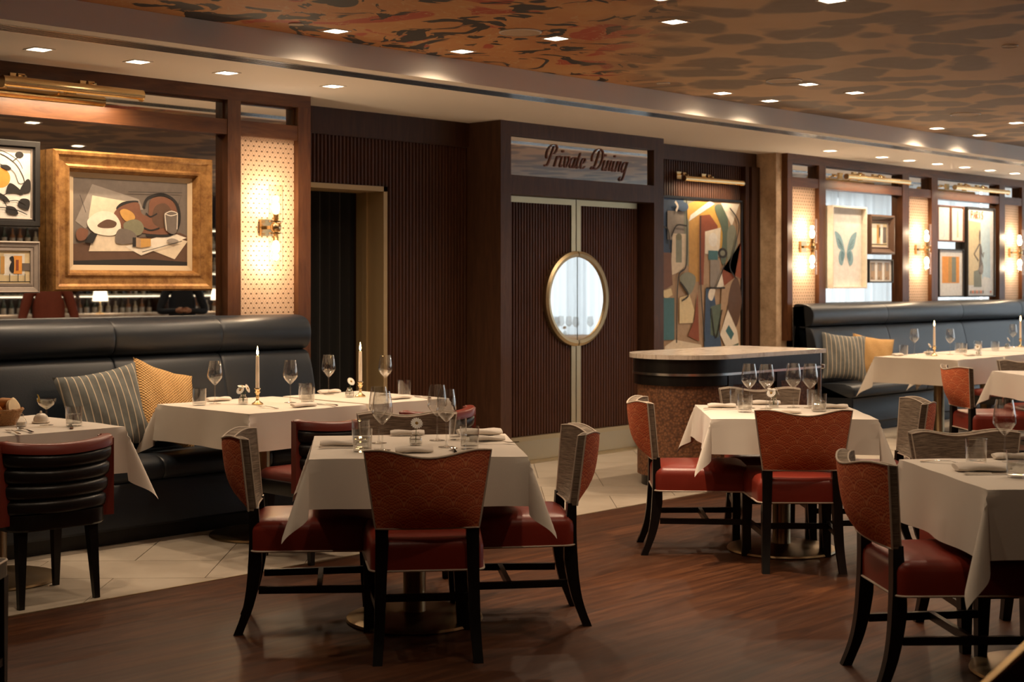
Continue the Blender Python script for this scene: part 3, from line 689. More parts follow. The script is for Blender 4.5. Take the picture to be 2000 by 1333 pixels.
def sun_print(mb, w, h, y):
    sheet(mb, w, h, y, 'p_white'); a = Lay(mb, w, h, y)
    a.E('p_orange', .635, .57, .118, .145)
    a.L('p_ink', [(.42, .99), (.66, .96), (.84, .84), (.90, .72)], .006).L('p_ink', [(.44, .40), (.56, .34), (.66, .26), (.74, .10)], .008).L('p_ink', [(.60, .30), (.70, .34), (.78, .42)], .007).L('p_ink', [(.30, .97), (.60, .93), (.80, .80), (.90, .62), (.93, .48)], .009).L('p_ink', [(.25, .88), (.55, .80), (.78, .68), (.86, .50), (.97, .56)], .007)
    a.E('p_ink', .86, .92, .05, .045).L('p_ink', [(.84, .88), (.78, .82)], .009)
    for pts in ([(.46, .91), (.54, .86), (.60, .89), (.54, .93)], [(.40, .80), (.47, .75), (.53, .78), (.48, .82)], [(.63, .75), (.70, .69), (.76, .71), (.71, .76)], [(.70, .36), (.74, .50), (.84, .44), (.90, .34), (.80, .36)],
                [(.86, .38), (.94, .56), (.99, .54), (.98, .38)], [(.60, .36), (.62, .28), (.74, .22), (.70, .30)], [(.84, .18), (.88, .28), (.98, .26), (.96, .12)], [(.70, .16), (.72, .06), (.84, .05), (.80, .15)], [(.45, .14), (.50, .05), (.60, .07), (.55, .16)], [(.36, .18), (.40, .08), (.46, .11), (.44, .2)]): a.P('p_ink', pts, True)
    a.L('p_ink', [(.38, .10), (.60, .14), (.80, .12), (.95, .05)], .010).L('p_ink', [(.66, .22), (.82, .25), (.93, .20)], .009)
silver = [(0, -.001), (0, -.040), (.006, -.046), (.034, -.046), (.036, -.034), (.044, -.034), (.046, -.030)]
picture('white print of an orange sun and black vines in a dark frame', 3.72, 4.353, 1.827, 2.341, 8.119, silver, 'p_ink', sun_print, (.008, 'p_silver'))
def guitar_print(mb, w, h, y):
    sheet(mb, w, h, y, 'p_palegold'); a = Lay(mb, w, h, y)
    a.P('p_white', [(.62, .25), (.92, .25), (.92, .9), (.62, .9)]).P('p_sky', [(.46, .30), (.57, .30), (.57, .82), (.46, .82)]).P('p_ochre', [(.57, .30), (.63, .30), (.63, .82), (.57, .82)]).P('p_ink', [(.34, .35), (.46, .35), (.46, .75), (.34, .75)])
    a.P('p_orange', [(.76, .30), (.88, .30), (.88, .84), (.76, .84)]).P('p_ink', [(.70, .42), (.76, .34), (.76, .80), (.70, .78), (.73, .66), (.71, .58)], True).P('p_grey', [(.88, .40), (1, .40), (1, .62), (.88, .62)])
    a.P('p_rust', [(.79, .40), (.83, .40), (.83, .72), (.79, .72)]); a.L('p_ink', [(.20, .06), (1, .06)], .012, False)
    for x in (.52, .70, .82, .92): a.L('p_ink', [(x, .06), (x, .30)], .010, False)
picture('small collage print of a teal and orange guitar in a stepped silver frame', 3.80, 4.353, 1.43, 1.74, 8.119,
        [(0, -.001), (0, -.036), (.008, -.040), (.012, -.034), (.034, -.030), (.038, -.024), (.042, -.028), (.056, -.030), (.058, -.022)], 'p_silver', guitar_print)
def cubist_tall(mb, w, h, y):
    sheet(mb, w, h, y, 'p_tan'); a = Lay(mb, w, h, y)
    a.P('p_blue', [(0, .66), (0, 1), (.30, 1), (.30, .66)]).P('p_creaml', [(.0, .70), (.02, .70), (.02, 1), (0, 1)]).P('p_sage', [(.28, .60), (.28, 1), (.40, 1), (.40, .55)])
    a.P('p_gold', [(.34, .86), (.34, .97), (.60, .99), (.74, .88), (.78, .70), (.70, .70), (.64, .84), (.48, .88)], True).P('p_ochre', [(.34, .48), (.34, .86), (.47, .90), (.47, .48)])
    a.P('p_rust', [(.47, .72), (.47, .90), (.60, .91), (.70, .84), (.71, .78), (.54, .76), (.52, .46), (.47, .46)]).P('p_creaml', [(.54, .66), (.54, .80), (.74, .83), (.72, .64)]).E('p_pinkw', .64, .75, .055, .045)
    a.P('p_green', [(.66, .96), (.80, .96), (.84, .78), (.80, .60), (.74, .62), (.76, .80)], True).P('p_creaml', [(.74, .99), (.98, .99), (.88, .84)]).P('p_pinkw', [(.34, .86), (.66, .98), (.60, 1), (.36, .90)])
    a.P('p_sage', [(.84, .52), (.82, .80), (.92, .84), (.96, .66), (.90, .50)], True).P('p_teal', [(.58, .62), (.58, .68), (.70, .68), (.70, .62)]).E('p_ink', .76, .665, .06, .034).E('p_sage', .76, .665, .032, .018)
    a.P('p_greyl', [(.60, .44), (.60, .62), (.72, .62), (.74, .44)]).P('p_rust', [(.74, .44), (.76, .56), (1, .50), (1, .74), (.94, .70), (.90, .46)]).P('p_creaml', [(.66, .44), (.74, .56), (.78, .44)])
    a.P('p_greyl', [(.08, .74), (.08, .92), (.28, .92), (.28, .74)]).P('p_cream', [(.12, .52), (.14, .78), (.30, .78), (.30, .58), (.22, .54)]).P('p_sage', [(.18, .60), (.18, .76), (.25, .76), (.25, .60)]).E('p_moss', .215, .76, .035, .022)
    a.P('p_umber', [(0, .42), (0, .66), (.12, .66), (.14, .46)]).P('p_palegold', [(0, .42), (.12, .44), (.14, .40), (.06, .37)]).P('p_teal', [(0, .12), (0, .38), (.16, .38), (.16, .12)])
    a.P('p_sage', [(.22, .50), (.32, .54), (.42, .50), (.34, .40)], True).P('p_palegold', [(.22, .22), (.22, .38), (.34, .40), (.40, .30), (.38, .22)]).P('p_rust', [(.32, .14), (.40, .24), (.44, .42), (.46, .10)])
    a.P('p_blue', [(.52, .06), (.54, .44), (.64, .43), (.74, .06)]).P('p_green', [(.60, .14), (.60, .32), (.74, .34), (.70, .12)]).P('p_creaml', [(.57, .38), (.59, .43), (.66, .43), (.62, .36)], True)
    a.P('p_tan', [(.74, .44), (.72, .14), (.82, .34), (.94, .52)]).P('p_brown', [(.82, .30), (.86, .46), (.95, .50), (1, .34), (.92, .18)], True).P('p_creaml', [(.72, .14), (.82, .30), (.94, .16), (.98, .02), (.84, .0)]).P('p_teal', [(.79, .16), (.83, .20), (.90, .14), (.86, .10)]).P('p_green', [(.86, .06), (.96, .08), (.96, .0), (.90, .0)])
    a.P('p_cream', [(.04, 0), (.04, .08), (.16, .12), (.48, .08), (.50, 0)]).P('p_rust', [(.24, 0), (.28, .05), (.38, .06), (.46, 0)], True).P('p_creaml', [(.58, 0), (.58, .06), (.74, .06), (.74, 0)])
    for pts in ([(.30, 1), (.30, .6), (.20, .5), (.18, .1)], [(.0, .82), (.08, .80), (.10, .68)], [(.12, .76), (.18, .83), (.30, .83)], [(.47, .90), (.47, .5), (.52, .1)], [(.54, .44), (.78, .44)], [(.66, .44), (.78, .60)], [(.84, .96), (.96, .86), (.90, .70), (.84, .58), (.92, .50)], [(.60, .31), (.66, .12), (.74, .30)], [(.22, .48), (.32, .40), (.24, .36)]):
        a.L('p_ink', pts, .012)
    a.E('p_blue', .25, .95, .07, .03).L('p_creaml', [(.16, .98), (.19, .95), (.17, .92)], .02)
picture('tall colourful cubist painting in the ribbed niche beside the double doors', 10.80, 12.16, .74, 2.315, 8.433, [(0, -.001), (0, -.045), (.022, -.045), (.024, -.032)], 'black', cubist_tall)
# right bays
def butterfly(mb, w, h, y):
    sheet(mb, w, h, y, 'p_pinkw'); a = Lay(mb, w, h, y)
    for s in (-1, 1):
        f = lambda pts: [(.5+s*(x-.5), z) for x, z in pts]
        a.P('p_butterfly', f([(.53, .42), (.58, .56), (.68, .66), (.83, .70), (.80, .60), (.74, .50), (.64, .46)]), True).P('p_butterfly', f([(.53, .44), (.66, .46), (.72, .38), (.70, .30), (.62, .27), (.56, .34)]), True)
        a.P('p_butterflyd', f([(.55, .42), (.62, .45), (.66, .40), (.62, .32), (.57, .36)]), True)
        for q in range(3): a.L('p_butterflyd', f([(.57+.02*q, .47+.03*q), (.70+.02*q, .52+.045*q)]), .012, False)
    a.P('p_white', [(.485, .34), (.515, .34), (.515, .47), (.485, .47)])
picture('tall white box-framed print of a pale blue butterfly', 13.30, 14.0, 1.425, 2.30, 8.168, [(0, -.001), (0, -.125), (.018, -.125), (.020, -.07)], 'p_creaml', butterfly)
def panels3(mb, w, h, y):
    sheet(mb, w, h, y, 'p_palegold'); a = Lay(mb, w, h, y)
    a.P('p_creaml', [(.02, .1), (.36, .1), (.36, .95), (.02, .95)]).P('p_ochre', [(.36, .12), (.50, .12), (.50, .92), (.36, .92)]).P('p_ink', [(.50, .36), (.56, .44), (.62, .66), (.56, .82), (.50, .8)], True).P('p_white', [(.58, .1), (.74, .1), (.74, .95), (.58, .95)]).P('p_grey', [(.74, .15), (.96, .15), (.96, .84), (.74, .84)])
    a.L('p_ink', [(.02, .08), (.98, .08)], .02, False)
picture('small ochre and black collage in a deep dark frame beside the butterfly', 14.16, 14.69, 1.80, 2.235, 8.168, [(0, -.001), (0, -.075), (.02, -.08), (.06, -.045), (.062, -.04), (.075, -.045), (.08, -.035)], 'p_brown', panels3, (.012, 'p_silver'))
def faded(mb, w, h, y):
    sheet(mb, w, h, y, 'p_pinkw'); a = Lay(mb, w, h, y)
    for k in range(3): a.P('p_tan', [(.08+.31*k, .08), (.28+.31*k, .08), (.28+.31*k, .9), (.08+.31*k, .9)]).P('p_greyl', [(.12+.31*k, .5), (.25+.31*k, .5), (.25+.31*k, .86), (.12+.31*k, .86)]).P('p_grey', [(.11+.31*k, .12), (.17+.31*k, .12), (.16+.31*k, .25)])
picture('small faded sketch of three panels below the collage in a thin dark frame', 14.16, 14.69, 1.485, 1.745, 8.168, [(0, -.001), (0, -.06), (.014, -.06), (.016, -.04)], 'p_ink', faded)
def pale(c):
    def f(mb, w, h, y):
        sheet(mb, w, h, y, 'p_white'); a = Lay(mb, w, h, y)
        a.P('p_pinkw', [(.2, .1), (.45, .1), (.45, .9), (.2, .9)]).P(c, [(.5, .1), (.62, .1), (.62, .9), (.5, .9)])
    return f
thinw = [(0, -.001), (0, -.06), (.012, -.06), (.014, -.045)]
picture('left of two pale washed prints in thin wood frames left of the poster', 15.74, 16.06, 1.975, 2.40, 8.168, thinw, 'p_umber', pale('p_iceblue'))
picture('right of two pale washed prints in thin wood frames left of the poster', 16.07, 16.40, 1.975, 2.40, 8.168, thinw, 'p_umber', pale('p_palegold'))
def orange_block(mb, w, h, y):
    sheet(mb, w, h, y, 'p_pinkw'); a = Lay(mb, w, h, y)
    a.P('p_orange', [(.13, .28), (.86, .28), (.86, .86), (.13, .86)]).P('p_ochre', [(.40, .30), (.62, .30), (.62, .85), (.40, .85)]).P('p_sage', [(.54, .30), (.72, .30), (.72, .85), (.54, .85)])
picture('abstract orange colour-block print in a black frame under the pale prints', 15.76, 16.38, 1.315, 1.885, 8.168, [(0, -.001), (0, -.065), (.012, -.065), (.014, -.05)], 'p_ink', orange_block)
def poster(mb, w, h, y):
    sheet(mb, w, h, y, 'p_pinkw'); a = Lay(mb, w, h, y)
    a.P('p_palegold', [(.02, .12), (.55, .12), (.5, .84), (.02, .86)]).P('p_iceblue', [(.55, .2), (.88, .14), (.86, .88), (.5, .86)]).P('p_sage', [(.25, .10), (.55, .10), (.5, .3), (.25, .28)]).P('p_white', [(.6, .05), (.95, .05), (.9, .2), (.6, .22)])
    a.P('p_grey', [(.44, .26), (.58, .26), (.60, .34), (.54, .44), (.56, .52), (.50, .60), (.46, .56), (.46, .42)], True).P('p_grey', [(.46, .58), (.50, .70), (.47, .76), (.44, .70)], True).P('p_greyl', [(.40, .30), (.56, .24), (.60, .30), (.56, .36)])
    a.L('p_grey', [(.47, .60), (.26, .48), (.42, .40)], .035, False).L('p_grey', [(.52, .52), (.60, .44), (.62, .50)], .03, False)
    def letters(txt, x0, x1, z0, z1, col, t):
        GL = {'P': [[(0,0),(0,1),(.8,.95),(.8,.55),(0,.5)]], 'A': [[(0,0),(.45,1),(.9,0)], [(.2,.4),(.7,.4)]], 'R': [[(0,0),(0,1),(.8,.95),(.8,.55),(0,.5),(.85,0)]], 'I': [[(.4,0),(.4,1)]], 'S': [[(.85,.9),(.4,1),(.05,.75),(.8,.3),(.5,0),(.05,.1)]]}
        n = len(txt); cw = (x1-x0)/n
        for i, ch in enumerate(txt):
            for st in GL[ch]: a.L(col, [(x0+i*cw+px*cw*.8, z0+pz*(z1-z0)) for px, pz in st], t, False)
    letters('PARIS', .14, .62, .885, .968, 'p_coral', .03)
    for k in range(7): a.P('p_coral' if k % 2 else 'p_greyl', [(.10+.075*k, .025), (.15+.075*k, .025), (.15+.075*k, .060), (.10+.075*k, .060)])
    a.P('p_coral', [(.85, .03), (.90, .03), (.90, .055), (.85, .055)])
picture('tall travel poster reading PARIS with a grey standing figure', 16.45, 17.19, 1.31, 2.405, 8.168, [(0, -.001), (0, -.08), (.016, -.08), (.018, -.06)], 'p_ink', poster)

# ================================================================== WALL LAMPS
def sconce(x, yw, z, label, W=9):
    t = thing('wall_sconce', label, 'wall lamp', (x, yw, z))
    obj('backplate', MB().box(-.05, .05, -.028, 0, -.058, .058), 'brass', t, smooth=False)
    obj('arm', MB().bar((0, -.028, 0), (0, -.115, 0), .05, .022), 'brass', t, smooth=False)
    obj('hub', MB().lathe([(.001, -.035), (.028, -.03), (.036, -.012), (.036, .012), (.028, .03), (.001, .035)], 20, (0, -.125, 0)), 'brass', t)
    for s in (-1, 1):
        prof = [(.016, s*.03), (.018, s*.085), (.022, s*.09)]
        h = obj('lamp_holder', MB().lathe(prof, 16, (0, -.125, 0), True, True), 'brass', t)
        mb = MB(); n = 40
        rings = [[(cos(2*pi*k/n)*r*(1+.035*(k % 2)), -.125+sin(2*pi*k/n)*r*(1+.035*(k % 2)), zz) for k in range(n)] for r, zz in ((.047, s*.040), (.047, s*.285), (.044, s*.288))]
        g = obj('glass_shade', mb.loft(rings, True, False, False), 'ribglass', t)
        obj('shade_cap', MB().lathe([(.049, s*.036), (.049, s*.043), (.046, s*.043)], 24, (0, -.125, 0)), 'brass', t)
        obj('bulb', MB().lathe([(.002, s*.085), (.018, s*.10), (.026, s*.13), (.024, s*.155), (.012, s*.172), (.001, s*.176)], 16, (0, -.125, 0)), 'bulb', t)
        l = bpy.data.lights.new('sconce_glow', 'POINT'); l.energy = W; l.color = (1, .78, .55); l.shadow_soft_size = .025
        lo = bpy.data.objects.new('sconce_glow', l); C.objects.link(lo); lo.parent = t; lo.location = (0, -.125, s*.20)
sconce(6.03, 8.10, 1.868, 'brass double sconce with ribbed glass tubes by the doorway', 4)
sconce(12.87, 8.15, 1.855, 'brass double sconce nearest the stone return on the right', 4)
sconce(15.30, 8.15, 1.867, 'brass double sconce between the butterfly and poster bays', 4)
sconce(17.74, 8.15, 1.867, 'brass double sconce at the far right edge', 4)
def picture_light(x0, x1, yw, z, label, W=9, mount=(.35, .65), r=.032, out=.17):
    t = thing('picture_light', label, 'picture lamp', ((x0+x1)/2, yw, z)); L = (x1-x0)/2; y = -out
    n = 16; rings = []
    for xx in (-L, L):
        rings.append([(xx, y+r*cos(a), r*sin(a)) for a in [radians(-35+250*k/n) for k in range(n+1)]])
    obj('lamp_shade', MB().loft(rings, closed=False), 'brass', t)
    obj('end_cap', MB().loft([[(xx, y+r*1.02*cos(2*pi*k/20), r*1.02*sin(2*pi*k/20)) for k in range(20)] for xx in (-L-.006, -L+.004)]), 'brass', t)
    obj('end_cap', MB().loft([[(xx, y+r*1.02*cos(2*pi*k/20), r*1.02*sin(2*pi*k/20)) for k in range(20)] for xx in (L-.004, L+.006)]), 'brass', t)
    obj('lamp_tube', MB().tube([(-L+.04, y, -.004), (L-.04, y, -.004)], .009, 10), paint('tube', (1, .78, .5)) and 'shade', t)
    for m_ in mount:
        xm = -L+2*L*m_
        obj('mount_block', MB().box(xm-.035, xm+.035, -.03, 0, .005, .075), 'brass', t, smooth=False)
        obj('arm', MB().tube([(xm, -.02, .045), (xm, y*.55, .052), (xm, y+.01, r+.006)], .008, 8), 'brass', t)
        obj('knuckle', MB().loft([[(xm+dx, y*.55+.016*cos(a*pi/6), .052+.016*sin(a*pi/6)) for a in range(12)] for dx in (-.022, .022)]), 'brass', t)
    l = bpy.data.lights.new('picture_light_glow', 'AREA'); l.shape = 'RECTANGLE'; l.size = 2*L-.1; l.size_y = .02; l.energy = W; l.color = (1, .74, .47); l.spread = radians(150)
    lo = bpy.data.objects.new('picture_light_glow', l); C.objects.link(lo); lo.parent = t; lo.location = (0, y+.004, -r-.012); lo.rotation_euler = (radians(28), 0, 0)
picture_light(4.02, 4.93, 8.05, 2.655, 'long brass picture light above the gilt-framed still life', 6, (.16, .66), .036, .16)
picture_light(11.05, 12.0, 8.435, 2.475, 'slim brass picture light above the tall cubist painting', 3.2, (.08, .5), .028, .15)
picture_light(13.40, 14.72, 8.10, 2.60, 'brass picture light above the butterfly picture', 4.5, (.3, .62), .03, .16)
picture_light(15.82, 17.22, 8.10, 2.60, 'brass picture light above the PARIS poster', 4.5, (.3, .62), .03, .16)

# ================================================================== HOST STAND
hs = thing('host_stand', 'curved host stand with pale marble top and woven front panels', 'host stand', (9.15, 6.5, 0)); hx, hy = 9.15, 6.5
def stad(x0, x1, y0, y1, n=22):
    r = (y1-y0)/2; cx, cy_ = x0+r, (y0+y1)/2
    return [(x1-hx, y0-hy), (x1-hx, y1-hy)] + [(cx+r*cos(pi/2+pi*i/n)-hx, cy_+r*sin(pi/2+pi*i/n)-hy) for i in range(n+1)]
def band(x0, x1, y0, y1, z0, z1): return MB().prism(stad(x0, x1, y0, y1), z0, z1)
obj('marble_top', band(8.27, 9.97, 6.09, 6.92, .938, .970), 'marble', hs)
obj('apron', band(8.30, 9.93, 6.12, 6.89, .835, .938), 'black', hs)
obj('steel_trim', band(8.292, 9.935, 6.112, 6.898, .818, .836), 'chrome', hs)
obj('lower_apron', band(8.305, 9.93, 6.125, 6.885, .745, .818), 'black', hs)
obj('woven_panel', band(8.33, 9.90, 6.15, 6.86, .08, .745), 'weave', hs)
obj('plinth', band(8.36, 9.88, 6.18, 6.83, 0, .08), 'black', hs)
for px, py in ((8.72, 6.13), (9.35, 6.13)): obj('post', MB().box(px-hx-.03, px-hx+.03, py-hy-.012, py-hy+.05, .08, .835), 'black', hs, smooth=False)
obj('end_post', MB().tube([(9.945-hx, 6.135-hy, .0), (9.945-hx, 6.135-hy, .938)], .014, 12), 'chrome', hs)
obj('end_post', MB().tube([(9.945-hx, 6.87-hy, .0), (9.945-hx, 6.87-hy, .938)], .014, 12), 'chrome', hs)
obj('rail_knob', MB().lathe([(.001, -.02), (.02, -.012), (.02, .012), (.001, .02)], 14, (9.962-hx, 6.12-hy, .83)), 'chrome', hs)

# ================================================================== CHAIRS
def side_chair():
    """local: +y is where the sitter looks, origin on the floor under the seat"""
    t = thing('dining_chair', 'x', 'chair')
    def outline(hx, y0, y1, tp, r, n=5):
        o = rrect(hx, (y1-y0)/2, r, n, 0, (y0+y1)/2)
        return [(x*(1-tp*(1-(y-y0)/(y1-y0))), y) for x, y in o]
    lay = [(.0, .356), (.0, .440), (.004, .458), (.014, .474), (.035, .484), (.08, .490), (.14, .493), (.20, .494)]
    seat = MB().loft([[(x, y, z) for x, y in outline(.255-i, -.268+i, .27-i, .12, max(.045-i*.3, .012))] for i, z in lay])
    so = obj('seat', seat, 'red', t, ang=70)
    obj('seat_piping', MB().tube([(x, y, .355) for x, y in outline(.257, -.270, .272, .12, .045)], .0045, 6, True), 'piping', so)
    def zt(s): return .842-.026*(.5+.5*cos(pi*min(abs(s)*1.25, 1)))-.006*max(0, abs(s)-.8)/.2
    def hw(t_): return .205+.045*t_
    def yb(s, t_): return -.278-.030*t_-.098*(1-s*s)*(1-.85*(1-t_)**4.5)
    NU, NV, TH = 16, 10, .046
    def back(u, v):
        s = 2*u-1; z = .525+(zt(s)-.525)*v; return (s*hw(v), yb(s, v), z)
    def front(u, v):
        s = 2*u-1; z = .525+(zt(s)-.525)*v; return (s*hw(v)*.985, yb(s, v)+TH-.012*abs(s)**6, z-.004*v)
    # inner face, edges
    mb = MB().grid(front, NU, NV)
    rim = [(i/NU, 0) for i in range(NU+1)]+[(1, j/NV) for j in range(1, NV+1)]+[(1-i/NU, 1) for i in range(1, NU+1)]+[(0, 1-j/NV) for j in range(1, NV)]
    mb.loft([[back(u, v) for u, v in rim], [tuple(.5*(a+b)+(0 if k else .004*(1 if a > 0 else -1)) for k, (a, b) in enumerate(zip(back(u, v), front(u, v)))) for u, v in rim], [front(u, v) for u, v in rim]], True, False, False)
    bo = obj('backrest', mb, 'strie', t, ang=50)
    obj('back_cover', MB().grid(lambda u, v: tuple(a-(.004*(1-(2*u-1)**8)*(1-(2*v-1)**8) if k == 1 else 0) for k, a in enumerate(back(u, v))), NU, NV), 'scallop', bo, ang=60)
    obj('back_piping', MB().tube([back(u, v) for u, v in rim], .0042, 6, True), 'piping', bo)
    obj('front_piping', MB().tube([front(u, v) for u, v in rim], .0032, 6, True), 'piping', bo)
    for s in (-1, 1):
        # rear leg: one sabre-curved post
        path = [(s*.180, -.255, .535), (s*.180, -.254, .49), (s*.182, -.250, .38), (s*.185, -.254, .26), (s*.190, -.278, .12), (s*.198, -.322, 0)]
        path = catmull(path, 4); rings = []
        for i, p in enumerate(path):
            k = p[2]/.535; wx, wy = .019+.007*k, .019+.010*min(1, max(0, 1-abs(k-.55)*2.2))
            rings.append([(p[0]+a*wx, p[1]+b*wy, p[2]) for a, b in ((-1,-1),(1,-1),(1,1),(-1,1))])
        obj('leg', MB().loft(rings), 'black', t, ang=50)
        path = [(s*.215, .235, .36), (s*.215, .235, .25), (s*.213, .232, .12), (s*.208, .226, 0)]
        rings = [[(p[0]+a*q, p[1]+b*q, p[2]) for a, b in ((-1,-1),(1,-1),(1,1),(-1,1))] for p, q in zip(path, (.028, .026, .022, .018))]
        obj('leg', MB().loft(rings), 'black', t, smooth=False)
        obj('stretcher', MB().bar((s*.187, -.235, .185), (s*.213, .225, .185), .022, .030), 'black', t, smooth=False)
    obj('stretcher', MB().bar((-.20, .02, .187), (.20, .02, .187), .022, .030), 'black', t, smooth=False)
    obj('stretcher', MB().bar((-.184, -.225, .29), (.184, -.225, .29), .02, .028), 'black', t, smooth=False) if False else None
    return t
chair = side_chair()
CG = 'orange-backed dining chairs'
def put_chair(cx, cy_, ang, off, label, side=0):
    a = radians(ang); fx, fy = cos(a), sin(a)
    return place(chair, (cx-fx*off-fy*side, cy_-fy*off+fx*side, 0), a-pi/2, label, CG)

def barrel_chair():
    t = thing('barrel_chair', 'x', 'chair')
    # plan path of the back, from one front edge round to the other
    base = [(-.262, -.165), (-.250, -.200), (-.19, -.236), (-.10, -.258), (0, -.266), (.10, -.258), (.19, -.236), (.250, -.200), (.262, -.165)]
    path = catmull(base, 6)
    def off(path, d):
        out = []
        for i, p in enumerate(path):
            a, b = path[max(i-1, 0)], path[min(i+1, len(path)-1)]; dx, dy = b[0]-a[0], b[1]-a[1]; l = hypot(dx, dy); out.append((p[0]+dy/l*d, p[1]-dx/l*d))
        return out
    m = len(path)
    def top(i): return .772-.020*max(0, sin(pi*i/(m-1)))**2
    zs = []
    NCH = 4; z0 = .425
    for c_ in range(NCH):
        for q in range(7): zs.append((c_+q/6)/NCH)
    rows = []
    for v in zs:
        ph = (v*NCH) % 1 if v < 1 else 1; bul = .020*max(0, 1-(2*ph-1)**4)
        pp = off(path, bul-.012*(1-v))
        rows.append([(x*(.94+.06*v), y*(.94+.06*v), z0+(top(i)-.045-z0)*v) for i, (x, y) in enumerate(pp)])
    outer = MB().loft(rows, closed=False); obj('channelled_back', outer, 'channel', t, ang=50)
    ip = off(path, -.030)
    obj('inner_back', MB().loft([[(x*.96, y*.96, .40) for x, y in ip], [(x, y, top(i)-.04) for i, (x, y) in enumerate(ip)]], closed=False), 'oxblood', t)
    # leather rim over the top and down the two front edges
    rim = [(path[0][0], path[0][1], .40)] + [(path[0][0], path[0][1], .40+(top(0)-.43)*k/4) for k in range(1, 5)] 
    mb = MB(); rr = off(path, .018)
    o_, i_ = off(path, .022), off(path, -.036)
    o2_, i2_ = off(path, .012), off(path, -.028)
    rings = []
    for i in range(m):
        zt_ = top(i)
        rings.append([(*o_[i], zt_-.048), (*o_[i], zt_-.010), (*o2_[i], zt_), (*i2_[i], zt_), (*i_[i], zt_-.010), (*i_[i], zt_-.048)])
    mb.loft(rings)
    for e in (0, m-1):
        a, b = o_[e], i_[e]
        mb.add([(a[0], a[1]-.03, .385), (b[0], b[1]-.03, .385), (b[0], b[1]+.012, .385), (a[0], a[1]+.012, .385), (a[0], a[1]-.03, top(e)-.02), (b[0], b[1]-.03, top(e)-.02), (b[0], b[1]+.012, top(e)-.006), (a[0], a[1]+.012, top(e)-.006)],
               [(0,3,2,1),(4,5,6,7),(0,1,5,4),(1,2,6,5),(2,3,7,6),(3,0,4,7)])
    obj('leather_rim', mb, 'oxblood', t, ang=50)
    so = rrect(.215, .225, .06, 5, 0, .0)
    obj('seat', MB().loft([[(x*(1-i), y*(1-i)+.02, z) for x, y in so] for i, z in ((0, .385), (0, .445), (.03, .468), (.12, .480), (.4, .486))]), 'oxblood', t, ang=60)
    obj('seat_frame', MB().loft([[(x*k, y*k+.0, z) for x, y in rrect(.245, .245, .10, 5)] for k, z in ((.97, .355), (1, .365), (1, .43), (.97, .43))]), 'black', t)
    for sx in (-1, 1):
        for sy in (-1, 1):
            a = (sx*.175, sy*.175, .37); b = (sx*.188, sy*(.205 if sy < 0 else .20), 0)
            obj('leg', MB().bar(a, b, .048, .048, (0, 1, 0), .026, .026), 'black', t, smooth=False)
    return t
barrel = barrel_chair()
BG = 'barrel chairs at the banquette tables'
def put_barrel(x, y, label, rz=0): return place(barrel, (x, y, 0), radians(rz), label, BG)

# ================================================================== TABLES AND CLOTHS
TZ = .775
def table(x, y, ang, hx, hy, label, R=.30, cr=.05):
    t = thing('pedestal_table', label, 'table', (x, y, 0), radians(ang))
    obj('tabletop', MB().box(-hx+.008, hx-.008, -hy+.008, hy-.008, TZ-.045, TZ-.014), 'woodd', t, smooth=False)
    obj('column', MB().lathe([(cr+.006, .028), (cr, .04), (cr, .66), (cr+.05, .70), (cr+.06, .74)], 24), 'brass2', t)
    obj('base', MB().lathe([(.0, 0), (R, 0), (R+.004, .006), (R, .016), (R*.9, .024), (cr+.03, .032), (cr, .04)], 44), 'brass2', t)
    return t
M['brass2'] = Mat('aged_brass', (.34, .24, .13), .34, 1)
def cloth(x, y, ang, hx, hy, label, drop=.215, seed=1, flare=.20, corner=1.32):
    rnd = random.Random(seed); ph = [rnd.uniform(0, 6.28) for _ in range(8)]
    o = rnd.uniform(-.01, .01); n = 12; r0 = .014
    ins = [-1+2*i/16 for i in range(17)]
    def axis(h):
        A = [-(h+drop*(k/n)) for k in range(n, 0, -1)]; A += [h*v for v in ins]; A += [h+drop*(k/n) for k in range(1, n+1)]; return A
    ax, ay = axis(hx), axis(hy); vs, fs = [], []
    for a in ax:
        for b in ay:
            ea, eb = max(0, abs(a)-hx), max(0, abs(b)-hy); sa, sb = (1 if a > 0 else -1), (1 if b > 0 else -1)
            px, py = max(-hx, min(hx, a)), max(-hy, min(hy, b)); z = TZ
            if ea > 0 and eb > 0:
                r = hypot(ea, eb)*corner**.5; phi = atan2(eb, ea); k = sin(2*phi)
                fl_ = r*(flare*.5+.34*k*k); px += sa*fl_*cos(phi); py += sb*fl_*sin(phi); z = TZ-sqrt(max(0, r*r-fl_*fl_))*(1+.08*k)
            elif ea > 0 or eb > 0:
                e = ea or eb; s_ = py if ea else px; L = hy if ea else hx
                wv = .010*sin(s_*9+ph[0])+.007*sin(s_*17+ph[1]+(0 if ea else 2)); f_ = e*flare*.5*(.55+.45*abs(s_/L)**2)+wv*(e/drop)**1.3
                if ea: px += sa*f_
                else: py += sb*f_
                z = TZ-sqrt(max(0, e*e-(e*.1)**2))
            else:
                z = TZ+.0012*sin(a*21+ph[2])*sin(b*19+ph[3])
                dd = min(hx-abs(a), hy-abs(b)); z -= .004*max(0, 1-dd/.03)**2
            vs.append((px, py, z))
    nb = len(ay)
    for i in range(len(ax)-1):
        for j in range(nb-1): fs.append((i*nb+j, (i+1)*nb+j, (i+1)*nb+j+1, i*nb+j+1))
    ob = obj('tablecloth', MB().add(vs, fs), 'linen', None, (x, y, 0), radians(ang), ang=60)
    return tag(ob, label, 'tablecloth', 'white tablecloths')
A1, A2, A3, A5 = 50, 42, 48.5, 49
T1, T2, T3, T5 = (4.354, 4.751), (6.90, 4.50), (5.43, 2.33), (11.275, 4.68)
